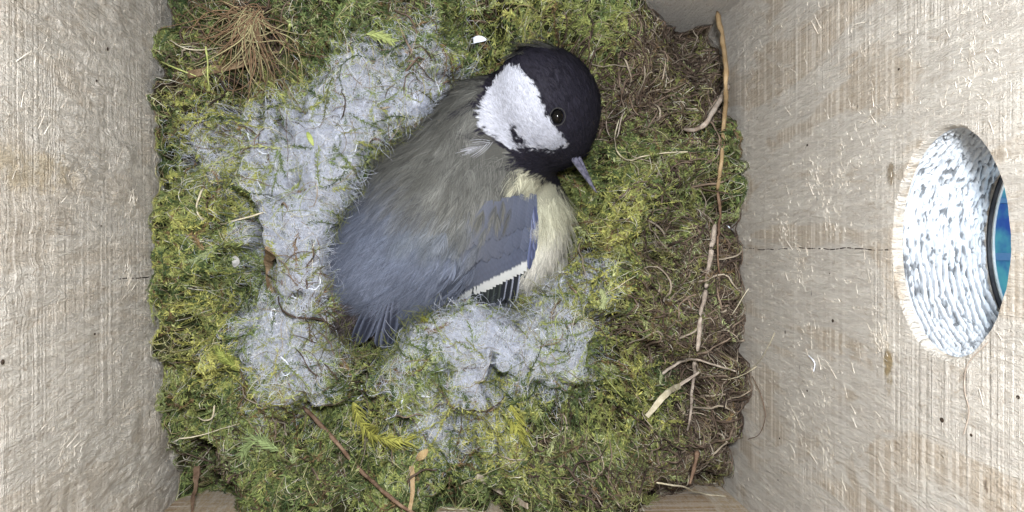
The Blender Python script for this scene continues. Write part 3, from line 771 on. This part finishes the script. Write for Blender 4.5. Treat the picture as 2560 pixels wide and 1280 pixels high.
# downy tufts breaking the outline
def vane(P0, P1, nrm, w, bend, cols, name, parent, nL=26, nW=7, tip=.35, mat=None, edge=None, arch=.25, sweep=0.0, skew=0.0):
    """one broad feather from P0 to P1; cols(t,s)->rgb, s in -1..1 across"""
    P0 = np.asarray(P0, float); P1 = np.asarray(P1, float); ax_ = P1-P0; L = np.linalg.norm(ax_); d = ax_/L
    n = np.asarray(nrm, float); n = unit(n-d*(n@d)); b = np.cross(n, d)
    t = np.linspace(0, 1, nL); s = np.linspace(-1, 1, nW)
    wid = w*np.clip(np.sin(np.clip(t*1.25+.6, 0, PI/2)), 0, 1)*np.sqrt(np.clip(1-np.clip((t-(1-tip))/tip, 0, 1)**2.2, .0, 1))
    wid = wid*(1+.05*np.sin(t*90))
    X = P0+d*(t*L)[:, None, None]+b*(wid[:, None]*s[None]*1.0+sweep*(t*t)[:, None]*L)[..., None]
    X = X+n*(bend*np.sin(t*PI)[:, None]*L-arch*wid[:, None]*(s**2)[None])[..., None]
    X = X+d*(skew*w*s[None, :, None]*(t**3)[:, None, None])
    X = X+d*(-.12*(0 if skew else 1)*w*np.abs(s)[None, :, None]**1.5)
    Tt, Ss = np.meshgrid(t, s, indexing='ij'); C = cols(Tt, Ss)
    idx = np.arange(nL*nW).reshape(nL, nW)
    Q = np.stack([idx[:-1, :-1], idx[:-1, 1:], idx[1:, 1:], idx[1:, :-1]], -1).reshape(-1, 4)
    o = link(name, mesh_np(name, X.reshape(-1, 3), Q, C.reshape(-1, 3)), mat or M_vane)
    put(o, parent); return o
def lerp3(a, b, f): a = np.array(a); b = np.array(b); return a+(b-a)*f[..., None]
def c_cov(T, S_):
    base = lerp3((.072, .086, .135), (.105, .125, .185), sst(.2, 1, S_)*.8); k = 1+.10*np.sin(T*60+S_*14)+.10*np.sin(S_*37+T*5)
    return base*k[..., None]
def cov(m, k=.78):
    """wing covert colour, m=1 like the back plumage, m=0 slate blue"""
    def f(T, S_): return (c_cov(T, S_)*(1-m)+np.array([.130, .138, .165])*m)*k
    return f
def cov_w(m):
    def f(T, S_): return lerp3(cov(m)(T, S_), (.38, .39, .39), sst(.858, .885, T+.012*np.sin(S_*23)))
    return f
def c_prim(T, S_): return lerp3((.010, .012, .017), (.30, .32, .40), sst(.45, .8, S_))
def c_primd(T, S_): return lerp3((.012, .015, .016), (.05, .06, .055), sst(.3, .9, S_))
def c_tert(T, S_): return lerp3((.03, .045, .055), (.12, .16, .12), sst(.3, .9, np.abs(S_)))
def c_tail(T, S_): return lerp3((.016, .019, .032), (.105, .12, .17), sst(.35, 1., np.abs(S_)))*(1+.1*np.sin(T*70))[..., None]
wing = empty('wing', (0, 0, 0)); wing.parent = bird; wing.location = Vector(e3(1250, 600, 0))*S-bird.location
def wfeather(b, t, w, cols, lift0, lift1, name, bend=.02, **k):
    p0, n0 = on_body(*b); p1, n1 = on_body(*t); n = unit(n0+n1)
    return vane(p0+n0*lift0, p1+n1*lift1, n, w, bend, cols, name, wing, **k)
# primaries under the wing bar
for i in range(8):
    f = i/7; bx = 1188+f*106; by = 700-f*45
    wfeather((bx, by), (1178+f*97+6*f, 774-f*22+6*math.sin(i)), .085, (c_prim if i > 4 else c_primd), .08, .20+.02*i, 'primary_feather', arch=.1, tip=.25)
for i, (b, t) in enumerate((((1300, 610), (1296, 700)), ((1318, 590), (1306, 690)), ((1330, 560), (1318, 675)))):
    wfeather(b, t, .11, c_tert, .06, .10, 'primary_feather', tip=.5)
# greater coverts, white tipped: they make the wing bar
for i in range(20):
    f = i/19; bx = 1150+f*168; by = 575-f*60
    tx = 1160+f*148; ty = 738-f*76+1.2*math.sin(i*2.2)
    wfeather((bx, by), (tx, ty), .17, cov_w(.5*(1-f)), .10, .15+.002*i, 'greater_covert', tip=.05, skew=-.5, arch=.05, nL=48)
# median and lesser coverts
for r_, (n, y0, L, off) in enumerate(((11, 560, 100, .15), (10, 515, 96, .168))):
    for i in range(n):
        f = i/(n-1); bx = 1168+f*156-r_*2+5*math.sin(i*5+r_); by = y0-f*42+r_*4+6*math.sin(i*3+r_)
        wfeather((bx, by), (bx-8-4*math.sin(i), by+L), .20, cov(min(1, .7*(1-f)+.12*r_), .76), off*.6, off+.003*(i % 3), 'median_covert', tip=.5, arch=.07)
# leading edge
for i in range(5):
    f = i/4; wfeather((1322+f*8-8*f*f, 500+f*100), (1336-22*f*f, 580+f*84), .085, lambda T, S_: lerp3((.03, .035, .07), (.07, .09, .18), np.abs(S_)), .18, .20, 'alula_feather', tip=.5)
# tail
tail = empty('tail'); tail.parent = bird; tail.location = Vector(e3(950, 800, -.8))*S-bird.location
for i, (b, t, z1, w_) in enumerate((((935, 735), (880, 855), -.75, .10), ((945, 738), (893, 864), -.65, .12), ((955, 742), (905, 858), -.55, .12), ((962, 742), (922, 846), -.6, .10),
                     ((978, 738), (941, 868), -.5, .12), ((985, 736), (957, 876), -.42, .13), ((994, 732), (972, 868), -.4, .13), ((1000, 730), (983, 840), -.42, .10))):
    p0, n0 = on_body(*b); vane(p0-n0*.05, at(t[0], t[1], z1), unit(n0*.3+np.array([.1*(i-3), 0, 1.])), w_, .03, c_tail, 'tail_feather', tail, tip=.3)
def down():
    P = []; R = []; C = []
    for i in range(420):
        b = at(rng.uniform(850, 950), rng.uniform(735, 800), -.55); a = rng.normal(4.0, .45); L = rng.uniform(.4, 1.0); t = np.linspace(0, 1, 8)[:, None]
        d = np.array([math.cos(a), math.sin(a), rng.uniform(-.5, .1)]); P.append(b+d*t*L+np.array([rng.normal()*.15, 0, 0])*t*t); R.append(np.linspace(.012, .004, 8))
        c = np.array([.030, .024, .022]) if rng.random() < .7 else np.array([.10, .085, .09]); C.append(np.tile(c*rng.uniform(.6, 1.4), (8, 1)))
    V, Q, C = tubes(np.array(P), np.array(R), 3, np.array(C)); o = link('undertail_down', mesh_np('undertail_down', V, Q, C), M_plume); put(o, tail)
down()
# eye
ep, en = on_body(1393, 291)
def ball(name, c, r, mat, parent, sq=(1, 1, 1), frame=None, nu=40, nv=24, colors=None):
    u = np.linspace(0, 2*PI, nu, endpoint=False); v = np.linspace(.01, PI-.01, nv); Vv, U = np.meshgrid(v, u, indexing='ij')
    D = np.stack([np.cos(U)*np.sin(Vv)*sq[0], np.sin(U)*np.sin(Vv)*sq[1], np.cos(Vv)*sq[2]], -1).reshape(-1, 3)*r
    if frame is not None: D = D@frame
    idx = np.arange(nu*nv).reshape(nv, nu); Q = np.stack([idx[:-1], idx[1:], np.roll(idx[1:], -1, 1), np.roll(idx[:-1], -1, 1)], -1).reshape(-1, 4)
    o = link(name, mesh_np(name, np.asarray(c)+D, Q), mat); put(o, parent); return o
M_eye = NT('wet_black_eye').pr(.08, .22, (.002, .002, .002))
eye = ball('eye', ep-en*.02, .165, M_eye, bird, (.92, 1.12, 1))
fz = en; fx = unit(np.cross([0, 1, 0], fz)); fy = np.cross(fz, fx)
ta = np.linspace(0, 2*PI, 49); ringP = ep+en*.045+fx*(np.cos(ta)*.178)[:, None]+fy*(np.sin(ta)*.205)[:, None]
rv, rq, rc = tubes(ringP[None], np.full((1, 49), .009), 8)
lid = link('eyelid', mesh_np('eyelid', rv, rq), plain('grey_eyelid', (.02, .02, .02), (.05, .05, .045), 20, .6)); put(lid, bird)
# beak
def beak():
    b0 = at(1413, 353, 1.15); b1 = at(1495, 485, .5); d = unit(b1-b0); L = np.linalg.norm(b1-b0)
    up = unit(np.array([0, 0, 1.])-d*d[2]); sd = np.cross(d, up)
    M1 = plain('dark_horn', (.045, .045, .07), (.13, .13, .18), 8, .35, .5, .004, )
    for nm, o_, h0, zz in (('upper_bill', sd*.05, .15, 1), ('lower_bill', -sd*.11-up*.05, .11, -1)):
        t = np.linspace(0, 1, 22); prof = (1-t)**.75*.85+.15*np.sqrt(np.clip(1-t**6, 0, 1))
        P = b0+o_*(1-t[:, None])**1.0+d*(t*L*(1 if zz == 1 else .93))[:, None]-up*(.06*t*t)[:, None]
        R = h0*prof; a = np.linspace(0, 2*PI, 14, endpoint=False)
        V = P[:, None]+R[:, None, None]*(sd*np.cos(a)[:, None]*.78+up*np.sin(a)[:, None]*(1.0)); 
        idx = np.arange(22*14).reshape(22, 14); Q = np.stack([idx[:-1], np.roll(idx[:-1], -1, 1), np.roll(idx[1:], -1, 1), idx[1:]], -1).reshape(-1, 4)
        o = link(nm, mesh_np(nm, V.reshape(-1, 3), Q), M1); put(o, bird)
beak()

M_speck = plain('dark_resin', (.012, .009, .007), (.05, .035, .025), 30, .7, .2, 0)
for px, py, r_ in ((2082, 802, .045), (2247, 173, .03), (2018, 363, .035), (2074, 684, .02), (2545, 993, .035), (2428, 1088, .03), (1949, 1096, .03), (2355, 1050, .05), (2018, 977, .03), (1945, 1200, .022), (2330, 620, .02)):
    y, z = wyz(px, py, XR); q = ball('resin_speck', (XR, y, z), r_, M_speck, box, (.25, .8, 1.3), nu=10, nv=8); q.parent = ent; q.location = Vector((0, 0, 0))
for px, py, r_ in ((278, 33, .04), (265, 122, .05), (238, 202, .03), (210, 320, .022), (249, 565, .025), (233, 835, .03), (2, 905, .05), (320, 1035, .025)):
    y, z = wyz(px, py, XL); q = ball('resin_speck', (XL+.03, y, z), r_, M_speck, box, (.4, .9, 1.2), nu=10, nv=8); q.parent = side; q.location = Vector((0, 0, 0))

# ------------------------------------------------------------------ single things lying on the nest
def strand(name, pts, r, mat, label, cat, lift=.15, n=None, taper=.5, sides=6, group=None, flat=None, wob=0.0, zs=None):
    """pts in photo pixels; laid over moss (or bird) following the surface"""
    P3 = []
    for i, (px, py) in enumerate(pts):
        l = (lift if zs is None else zs[i])+(.06 if r < .03 else .16)
        P3.append(on_nest(px, py, l))
    P3 = np.array(P3); n = n or max(16, len(pts)*7)
    P = spline(P3, n)
    if wob: P = P+np.stack([fbm(P, 2.5, 3, s) for s in (1, 2, 3)], -1)*wob
    P = P+np.stack([fbm(P, 1.6, 3, q) for q in (11, 12, 13)], -1)*.05; R = r*np.linspace(1, taper, n)*(1+.28*noise(P, 4.0, 9)); 
    if flat is None: R[0] *= .6; R[-1] *= .6
    if flat is None: V, Q, c = tubes(P[None], R[None], sides)
    else:
        T = unit(np.gradient(P, axis=0)); up = np.array([0, 0, 1.]); A = unit(np.cross(T, up)); B = np.cross(A, T)
        a = np.array([.25, .75, 1.25, 1.75])*PI
        V = (P[:, None]+R[:, None, None]*(A[:, None]*np.cos(a)[:, None]*1.4+B[:, None]*np.sin(a)[:, None]*flat)); idx = np.arange(n*4).reshape(n, 4)
        Q = np.stack([idx[:-1], np.roll(idx[:-1], -1, 1), np.roll(idx[1:], -1, 1), idx[1:]], -1).reshape(-1, 4)
        V = V.reshape(-1, 3); sides = 4
    m = len(V)//sides
    caps = [list(range(sides))[::-1], list(range((m-1)*sides, m*sides))]
    org = P.mean(0); me = bpy.data.meshes.new(name)
    me.from_pydata([tuple((v-org)*S) for v in V], [], [tuple(q) for q in Q.tolist()]+[tuple(c) for c in caps]); me.update()
    if flat is None: me.polygons.foreach_set('use_smooth', [True]*len(me.polygons))
    o = link(name, me, mat); o.location = Vector(org)*S
    tag(o, label, cat, group); return o
M_twig = plain('brown_twig', (.10, .06, .04), (.19, .13, .09), 5, .8, .15, .02)
M_tan = plain('tan_stem', (.24, .165, .085), (.31, .225, .13), 4, .6, .25, .008)
M_straw = plain('pale_straw', (.36, .32, .22), (.46, .42, .32), 6, .6, .25, .006)
M_grey = plain('grey_bark_twig', (.22, .18, .15), (.36, .31, .26), 5, .85, .1, .03)
M_pale = plain('bleached_twig', (.34, .30, .26), (.24, .19, .155), 5, .8, .1, .01)
M_thread = plain('white_thread', (.70, .73, .79), (.55, .59, .66), 10, .7, .2, .004)
M_bark = plain('rough_bark', (.11, .075, .045), (.22, .16, .10), 3, .95, .05, .10)
M_stem = plain('green_grass_stem', (.30, .34, .10), (.42, .46, .18), 5, .6, .3, .004)
M_chip = plain('split_wood', (.36, .32, .26), (.26, .21, .16), 6, .8, .1, .02)

strand('twig', [(760, 1018), (840, 1105), (905, 1180), (970, 1238), (1060, 1300)], .062, M_twig, 'dark brown twig slanting across the moss to the lower edge', 'twig', .28, taper=.75, zs=(.25, .35, .45, .5, .6))
strand('twig', [(1795, 30), (1808, 110), (1815, 200), (1810, 300), (1802, 400), (1795, 475)], .068, M_tan, 'smooth tan stem standing against the entrance wall above a curl', 'stem', .3, zs=(3.0, 3.2, 2.2, .9, .5, .4), taper=.7)
strand('twig', [(1712, 325), (1745, 322), (1768, 305), (1790, 265), (1822, 210)], .062, M_pale, 'short bleached twig with side spikes crossing the tan stem', 'twig', .6, zs=(.3, .6, .75, .9, 1.1), taper=1.2)
strand('twig', [(1787, 560), (1776, 640), (1765, 720), (1752, 790), (1743, 880)], .070, M_grey, 'long straight grey twig upright in the brown rootlets', 'twig', .45, taper=.8, wob=.04)
strand('twig', [(1740, 900), (1735, 960), (1725, 1030), (1718, 1080)], .055, M_grey, 'flaky grey twig in line below the long grey twig', 'twig', .4, wob=.05)
strand('twig', [(1655, 935), (1700, 905), (1740, 898), (1790, 915), (1840, 930)], .045, M_grey, 'bent grey root arching over the lower brown rootlets', 'root', .45, wob=.03)
strand('twig', [(1795, 480), (1800, 540), (1792, 600), (1800, 680)], .045, M_twig, 'dark reddish stem hanging below the tan stem', 'stem', .45, wob=.05)
strand('wood_chip', [(1617, 1040), (1662, 990), (1700, 965)], .075, M_straw, 'flat pale straw piece with cut end on green moss at lower right', 'straw', .45, flat=.4, taper=.9)
strand('wood_chip', [(1698, 964), (1750, 930)], .05, M_grey, 'grey flat stalk behind the cut straw piece', 'stalk', .4, flat=.5)
strand('wood_chip', [(1190, 1188), (1250, 1225), (1316, 1266)], .085, M_chip, 'flat split wood sliver lying at the lower edge of the nest', 'wood sliver', .5, flat=.4, taper=.8)
strand('straw', [(1028, 1165), (1032, 1215), (1027, 1275)], .055, M_tan, 'upright tan blade between moss at the bottom edge', 'blade', .45, flat=.3, taper=.9)
strand('bark_strip', [(675, 622), (672, 670), (680, 732)], .125, M_bark, 'dark rough bark strip in the wool left of the bird', 'bark', .15, flat=.5, taper=.85, wob=.03)
strand('bark_strip', [(470, 188), (560, 170), (640, 150), (700, 128)], .10, M_bark, 'long brown bark strip below the dry root tuft', 'bark', .30, flat=.6, taper=.4, wob=.05)
strand('straw', [(512, 460), (500, 490), (494, 520), (506, 545), (540, 558), (590, 550), (660, 532)], .026, M_straw, 'yellow hooked straw curving below the left wool patch', 'straw', .28, taper=.7)
strand('straw', [(400, 152), (440, 170), (490, 190)], .022, M_stem, 'pale short grass stalk touching the left wall at top', 'grass stem', .5)
strand('straw', [(420, 100), (470, 120), (540, 122), (600, 112)], .018, M_straw, 'thin pale stem crossing just under the root tuft', 'grass stem', .55)
strand('straw', [(448, 1098), (500, 1090), (545, 1076), (600, 1062)], .020, M_straw, 'pale grass stalk near the lower left corner', 'grass stem', .45)
strand('straw', [(535, 1012), (530, 1045), (510, 1052), (492, 1042)], .026, M_straw, 'short bent straw hook on lower left moss', 'straw', .4)
strand('straw', [(725, 60), (718, 95), (708, 120), (700, 135)], .034, M_stem, 'light green stalk right of the root tuft', 'grass stem', .5)
strand('straw', [(515, 115), (518, 150), (518, 185), (522, 230)], .026, M_stem, 'upright olive stalk left of the long bark strip', 'grass stem', .5)
strand('straw', [(1720, 382), (1660, 384), (1610, 388), (1575, 400), (1545, 380), (1537, 340), (1545, 300)], .020, M_straw, 'pale stem ending in a bend right of the black head', 'grass stem', .5, taper=.8)
strand('dry_root', [(1560, 285), (1545, 340), (1522, 340), (1514, 305), (1530, 275), (1548, 262)], .018, M_pale, 'thin grey loop right of the black head', 'root', .55, n=50)
strand('straw', [(1560, 995), (1500, 930)], .016, M_stem, 'thin straight green stalk in lower moss', 'grass stem', .45)
strand('straw', [(1500, 745), (1540, 720), (1590, 690)], .018, M_straw, 'thin pale stalk beside the small seed head', 'grass stem', .4)
strand('straw', [(1890, 700), (1860, 740), (1830, 790)], .018, M_straw, 'thin straw leaning on entrance wall over rootlets', 'straw', .8, zs=(1.0, .7, .4))
strand('straw', [(1925, 880), (1890, 915), (1840, 945), (1800, 950)], .014, M_straw, 'long hair-thin straw rising onto the entrance wall', 'straw', .8, zs=(1.5, 1.0, .6, .4))
strand('straw', [(1640, 1205), (1700, 1215), (1760, 1235), (1815, 1240)], .026, M_straw, 'pale stalk lying in the lower right corner', 'straw', .7, zs=(.6, .8, 1.2, 1.6))
strand('straw', [(1180, 1195), (1155, 1210), (1290, 1150)], .012, M_straw, 'hair-thin straw over the split wood sliver', 'straw', .6)
strand('twig', [(493, 1165), (490, 1200), (484, 1240), (480, 1290)], .075, M_twig, 'dark flat stalk leaning in the lower left corner', 'stalk', 1.0, zs=(1.5, 2.2, 3.0, 3.6), flat=.5)
strand('twig', [(1745, 1130), (1735, 1165), (1722, 1210)], .075, M_twig, 'thick brown stub in the dark lower right hollow', 'twig', .6)
# curled white threads
TH_ = [([(780, 690), (795, 690), (798, 710), (783, 722), (770, 722), (765, 736), (775, 735)], 'white curl like a question mark touching the bird rump', .03),
 ([(690, 790), (688, 772), (678, 775), (680, 800), (690, 815)], 'small white hook on left moss above the big wool patch', .035),
 ([(780, 832), (815, 828), (833, 812), (845, 840), (858, 862)], 'bright white bent strip at the tip of the tail', .045),
 ([(828, 790), (822, 770), (828, 758), (838, 762), (836, 780), (826, 788)], 'tiny pale thread loop left of the tail', .018),
 ([(620, 305), (622, 350), (640, 375), (660, 384), (690, 375)], 'white thread hook in the upper left wool streak', .035),
 ([(770, 315), (800, 310), (790, 330), (812, 345), (820, 362), (808, 355)], 'white thread zigzag on upper left wool', .028),
 ([(760, 412), (775, 430), (765, 450), (745, 465), (735, 455), (742, 475)], 'white wiggly thread in the middle left wool', .022),
 ([(895, 350), (885, 385), (862, 395), (850, 420), (868, 425), (880, 400), (875, 388)], 'pale thread loop beside the back of the bird', .02),
 ([(1008, 990), (1005, 1015), (1005, 1040), (1012, 1048)], 'left thick white thread below the tail', .035),
 ([(1014, 1010), (1025, 1025), (1030, 1045)], 'right thin white thread below the tail', .022),
 ([(990, 1020), (985, 1040), (965, 1048)], 'small white thread comma below the tail', .022),
 ([(1050, 985), (1075, 992), (1090, 992)], 'short horizontal white thread on lower wool', .025),
 ([(700, 890), (718, 905), (722, 930), (710, 940), (700, 925)], 'white thread crescent on the big left wool patch', .03),
 ([(905, 965), (908, 985), (895, 1000)], 'white wool wisp on the moss below the big wool patch', .04),
 ([(1330, 830), (1350, 825), (1365, 845), (1372, 860)], 'white curl on the lower right wool', .03),
 ([(1088, 195), (1092, 215), (1100, 235), (1105, 215)], 'white thread hook above the shoulder of the bird', .028),
 ([(920, 250), (935, 245), (930, 262), (918, 258)], 'tiny white ring in the upper wool', .02),
 ([(690, 720), (740, 745), (800, 745), (825, 770)], 'thin pale thread running from bark strip to the tail', .014),
 ([(1815, 562), (1830, 575), (1838, 590)], 'white lint by the entrance wall', .03),
 ([(1180, 900), (1240, 905), (1300, 890), (1400, 880)], 'long grey thread across the lower right wool', .012),
 ([(1405, 690), (1400, 715), (1415, 725)], 'small white curl under the pale husk', .02),
 ([(640, 440), (660, 480), (690, 500), (700, 530)], 'faint pale thread in the left wool gap', .014)]
for pts, lab, r in TH_:
    strand('thread', pts, r*.55, M_thread, lab, 'thread', .22, group='white threads in the wool lining', n=len(pts)*8, taper=.6, wob=.05)

def wall_hair(pts, r, mat, label, lift=.12):
    P = spline([(XR-lift*(1+.6*math.sin(i*1.7)), *wyz(px, py, XR-lift)) for i, (px, py) in enumerate(pts)], 40); org = P.mean(0)
    V, Q, c = tubes((P-org)[None], np.full((1, 40), r), 6); o = link('hair', mesh_np('hair', V, Q), mat); o.location = Vector(org)*S
    tag(o, label, 'hair')
wall_hair([(1880, 940), (1905, 985), (1912, 1040), (1895, 1085), (1872, 1098)], .009, M_twig, 'dark curved hair on the entrance wall near its foot', .06)
wall_hair([(2470, 855), (2425, 910), (2410, 970), (2418, 1030), (2412, 1085)], .009, M_grey, 'long grey hair hanging on the wall below the round hole', .05)
wall_hair([(1937, 832), (1925, 870), (1895, 905), (1860, 930)], .010, M_straw, 'pale curved fibre leaning on the entrance wall above the dark curved hair', .10)
wall_hair([(2022, 890), (2035, 898), (2036, 910), (2030, 928)], .014, M_thread, 'white torn splinter hooked on the entrance wall below the crack', .06)
def leaf(name, pts, w, mat, label, cat, lift=.3, group=None, curl=.2):
    P = spline([on_nest(x, y, lift+.15) for x, y in pts], 14); T = unit(np.gradient(P, axis=0)); A = unit(np.cross(T, [0, 0, 1.]))
    t = np.linspace(0, 1, 14); wd = w*np.sin(PI*np.clip(t*.92+.06, 0, 1))**.7; s = np.linspace(-1, 1, 7)
    X = P[:, None]+A[:, None]*(wd[:, None]*s)[..., None]+np.array([0, 0, 1.])*(curl*w*(s**2)[None]+.1*w*np.sin(t*9)[:, None])[..., None]
    th = .012*np.array([0, 0, 1.])
    V = np.concatenate([X.reshape(-1, 3)+th, X.reshape(-1, 3)-th]); idx = np.arange(14*7).reshape(14, 7)
    q = np.stack([idx[:-1, :-1], idx[:-1, 1:], idx[1:, 1:], idx[1:, :-1]], -1).reshape(-1, 4)
    rim = np.concatenate([idx[0, :], idx[1:, -1], idx[-1, -2::-1], idx[-2:0:-1, 0]]); r2 = np.roll(rim, -1)
    Q = np.concatenate([q, q[:, ::-1]+98, np.stack([rim, rim+98, r2+98, r2], -1)])
    org = P.mean(0); o = link(name, mesh_np(name, V-org, Q), mat); o.location = Vector(org)*S; tag(o, label, cat, group); return o
M_husk = plain('papery_husk', (.34, .33, .32), (.46, .45, .44), 8, .7, .2, .01)
leaf('husk', [(1398, 682), (1408, 662), (1416, 645)], .13, M_husk, 'papery grey husk standing on moss below the breast', 'husk', .45)
leaf('husk', [(585, 640), (590, 655), (588, 668)], .10, M_husk, 'small pale husk on the left moss near the bark strip', 'husk', .3)
leaf('down_tuft', [(1175, 108), (1195, 98), (1216, 100)], .085, M_thread, 'white fluff scrap lying on the green moss above the head', 'fluff', .45)
leaf('dry_leaf', [(1042, 1150), (1055, 1138), (1070, 1122)], .10, plain('tan_leaf', (.26, .18, .09), (.32, .25, .13), 6), 'small tan curled leaf scrap above the bottom blade', 'leaf scrap', .45)
leaf('moss_tip', [(768, 330), (775, 345), (784, 365)], .06, plain('lime_leaf', (.22, .27, .07), (.28, .32, .11), 8, .5), 'bright lime leaf scrap on the upper left wool', 'leaf scrap', .3)

# dry tuft of rootlets, upper left
def tuft():
    root = on_nest(630, 35, 1.0); P = []; R = []; C = []
    for i in range(120):
        a = rng.normal(-1.95, .95); L = rng.uniform(.9, 2.6); bend = rng.normal()*1.1
        t = np.linspace(0, 1, 18); ang = a+bend*t+rng.normal()*.5*np.sin(t*5+rng.normal())
        x = root[0]+rng.normal()*.12+np.cumsum(np.cos(ang))*L/18; y = root[1]+rng.normal()*.12+np.cumsum(np.sin(ang))*L/18
        z = root[2]+.25*np.sin(t*PI)*rng.uniform(0, 1)-t*rng.uniform(.2, .9)
        x = np.clip(x, XL+.04, XR); y = np.clip(y, YB, YT-.04); z = np.maximum(z, nest_h(np.stack([x, y], -1))+.12)
        P.append(np.stack([x, y, z], -1)); R.append(np.linspace(.014, .008, 18)*rng.uniform(.6, 1.4)); b = [.17, .11, .065] if rng.random() < .5 else [.27, .24, .13]
        C.append(np.tile(np.array(b)*rng.uniform(.6, 1.2), (18, 1)))
    V, Q, C = tubes(np.array(P), np.array(R), 4, np.array(C)); o = link('root_tuft', mesh_np('root_tuft', V-root, Q, C), M_root); o.location = Vector(root)*S
    tag(o, 'splayed tuft of dry rootlets in the upper left of the nest', 'root tuft')
tuft()

# bright feathery moss plumes that stand out from the rest
def plume(pts, w, col, label, lift=.35):
    P = spline([on_nest(x, y, lift+.12) for x, y in pts], 60); T = unit(np.gradient(P, axis=0)); A = unit(np.cross(T, [0, 0, 1.]))
    S_ = []; R = []; C = []
    for k in range(150):
        i = rng.integers(2, 58); s = rng.choice([-1, 1]); L = w*rng.uniform(.3, 1.15)*(1-.6*abs(i/60-.35)); t = np.linspace(0, 1, 7)[:, None]
        d = unit(T[i]*rng.uniform(.5, 1.2)+A[i]*s*rng.uniform(.3, 1)+np.array([0, 0, rng.uniform(-.4, .5)]))
        S_.append(P[i]+d*t*L+T[i]*t*t*L*.4); R.append(np.linspace(.02, .006, 7)); C.append(np.tile(np.array(col)*rng.uniform(.4, .95), (7, 1)))
    V, Q, C = tubes(np.array(S_), np.array(R), 3, np.array(C)); org = P.mean(0)
    o = link('moss_plume', mesh_np('moss_plume', V-org, Q, C), M_moss); o.location = Vector(org)*S; tag(o, label, 'moss plume', 'bright moss plumes')
plume([(880, 1000), (905, 1060), (950, 1095), (1025, 1105)], .42, (.42, .42, .10), 'large curved yellow moss plume beside the brown twig')
plume([(915, 85), (945, 88), (985, 105)], .22, (.45, .52, .2), 'pale green moss plume near the top of the nest')
plume([(1275, 1010), (1290, 1060), (1300, 1100)], .40, (.38, .38, .08), 'yellow moss plume right of the lower wool streak')
plume([(1650, 960), (1655, 940), (1650, 925)], .15, (.5, .56, .3), 'tiny pale green moss sprig near the cut straw')
plume([(600, 930), (570, 900), (540, 880)], .3, (.33, .38, .10), 'spreading green moss plume left of the big wool patch')
plume([(1500, 720), (1510, 745), (1505, 770)], .15, (.5, .55, .28), 'pale moss sprig right of the husk')
plume([(1240, 740), (1290, 735), (1330, 760)], .25, (.36, .38, .10), 'arched moss plume against the wing tips')
plume([(1010, 800), (1040, 792), (1070, 800)], .2, (.34, .36, .08), 'moss plume between tail and flank')
plume([(700, 1130), (640, 1100), (600, 1140)], .3, (.33, .42, .18), 'light green moss plume near the lower left corner')
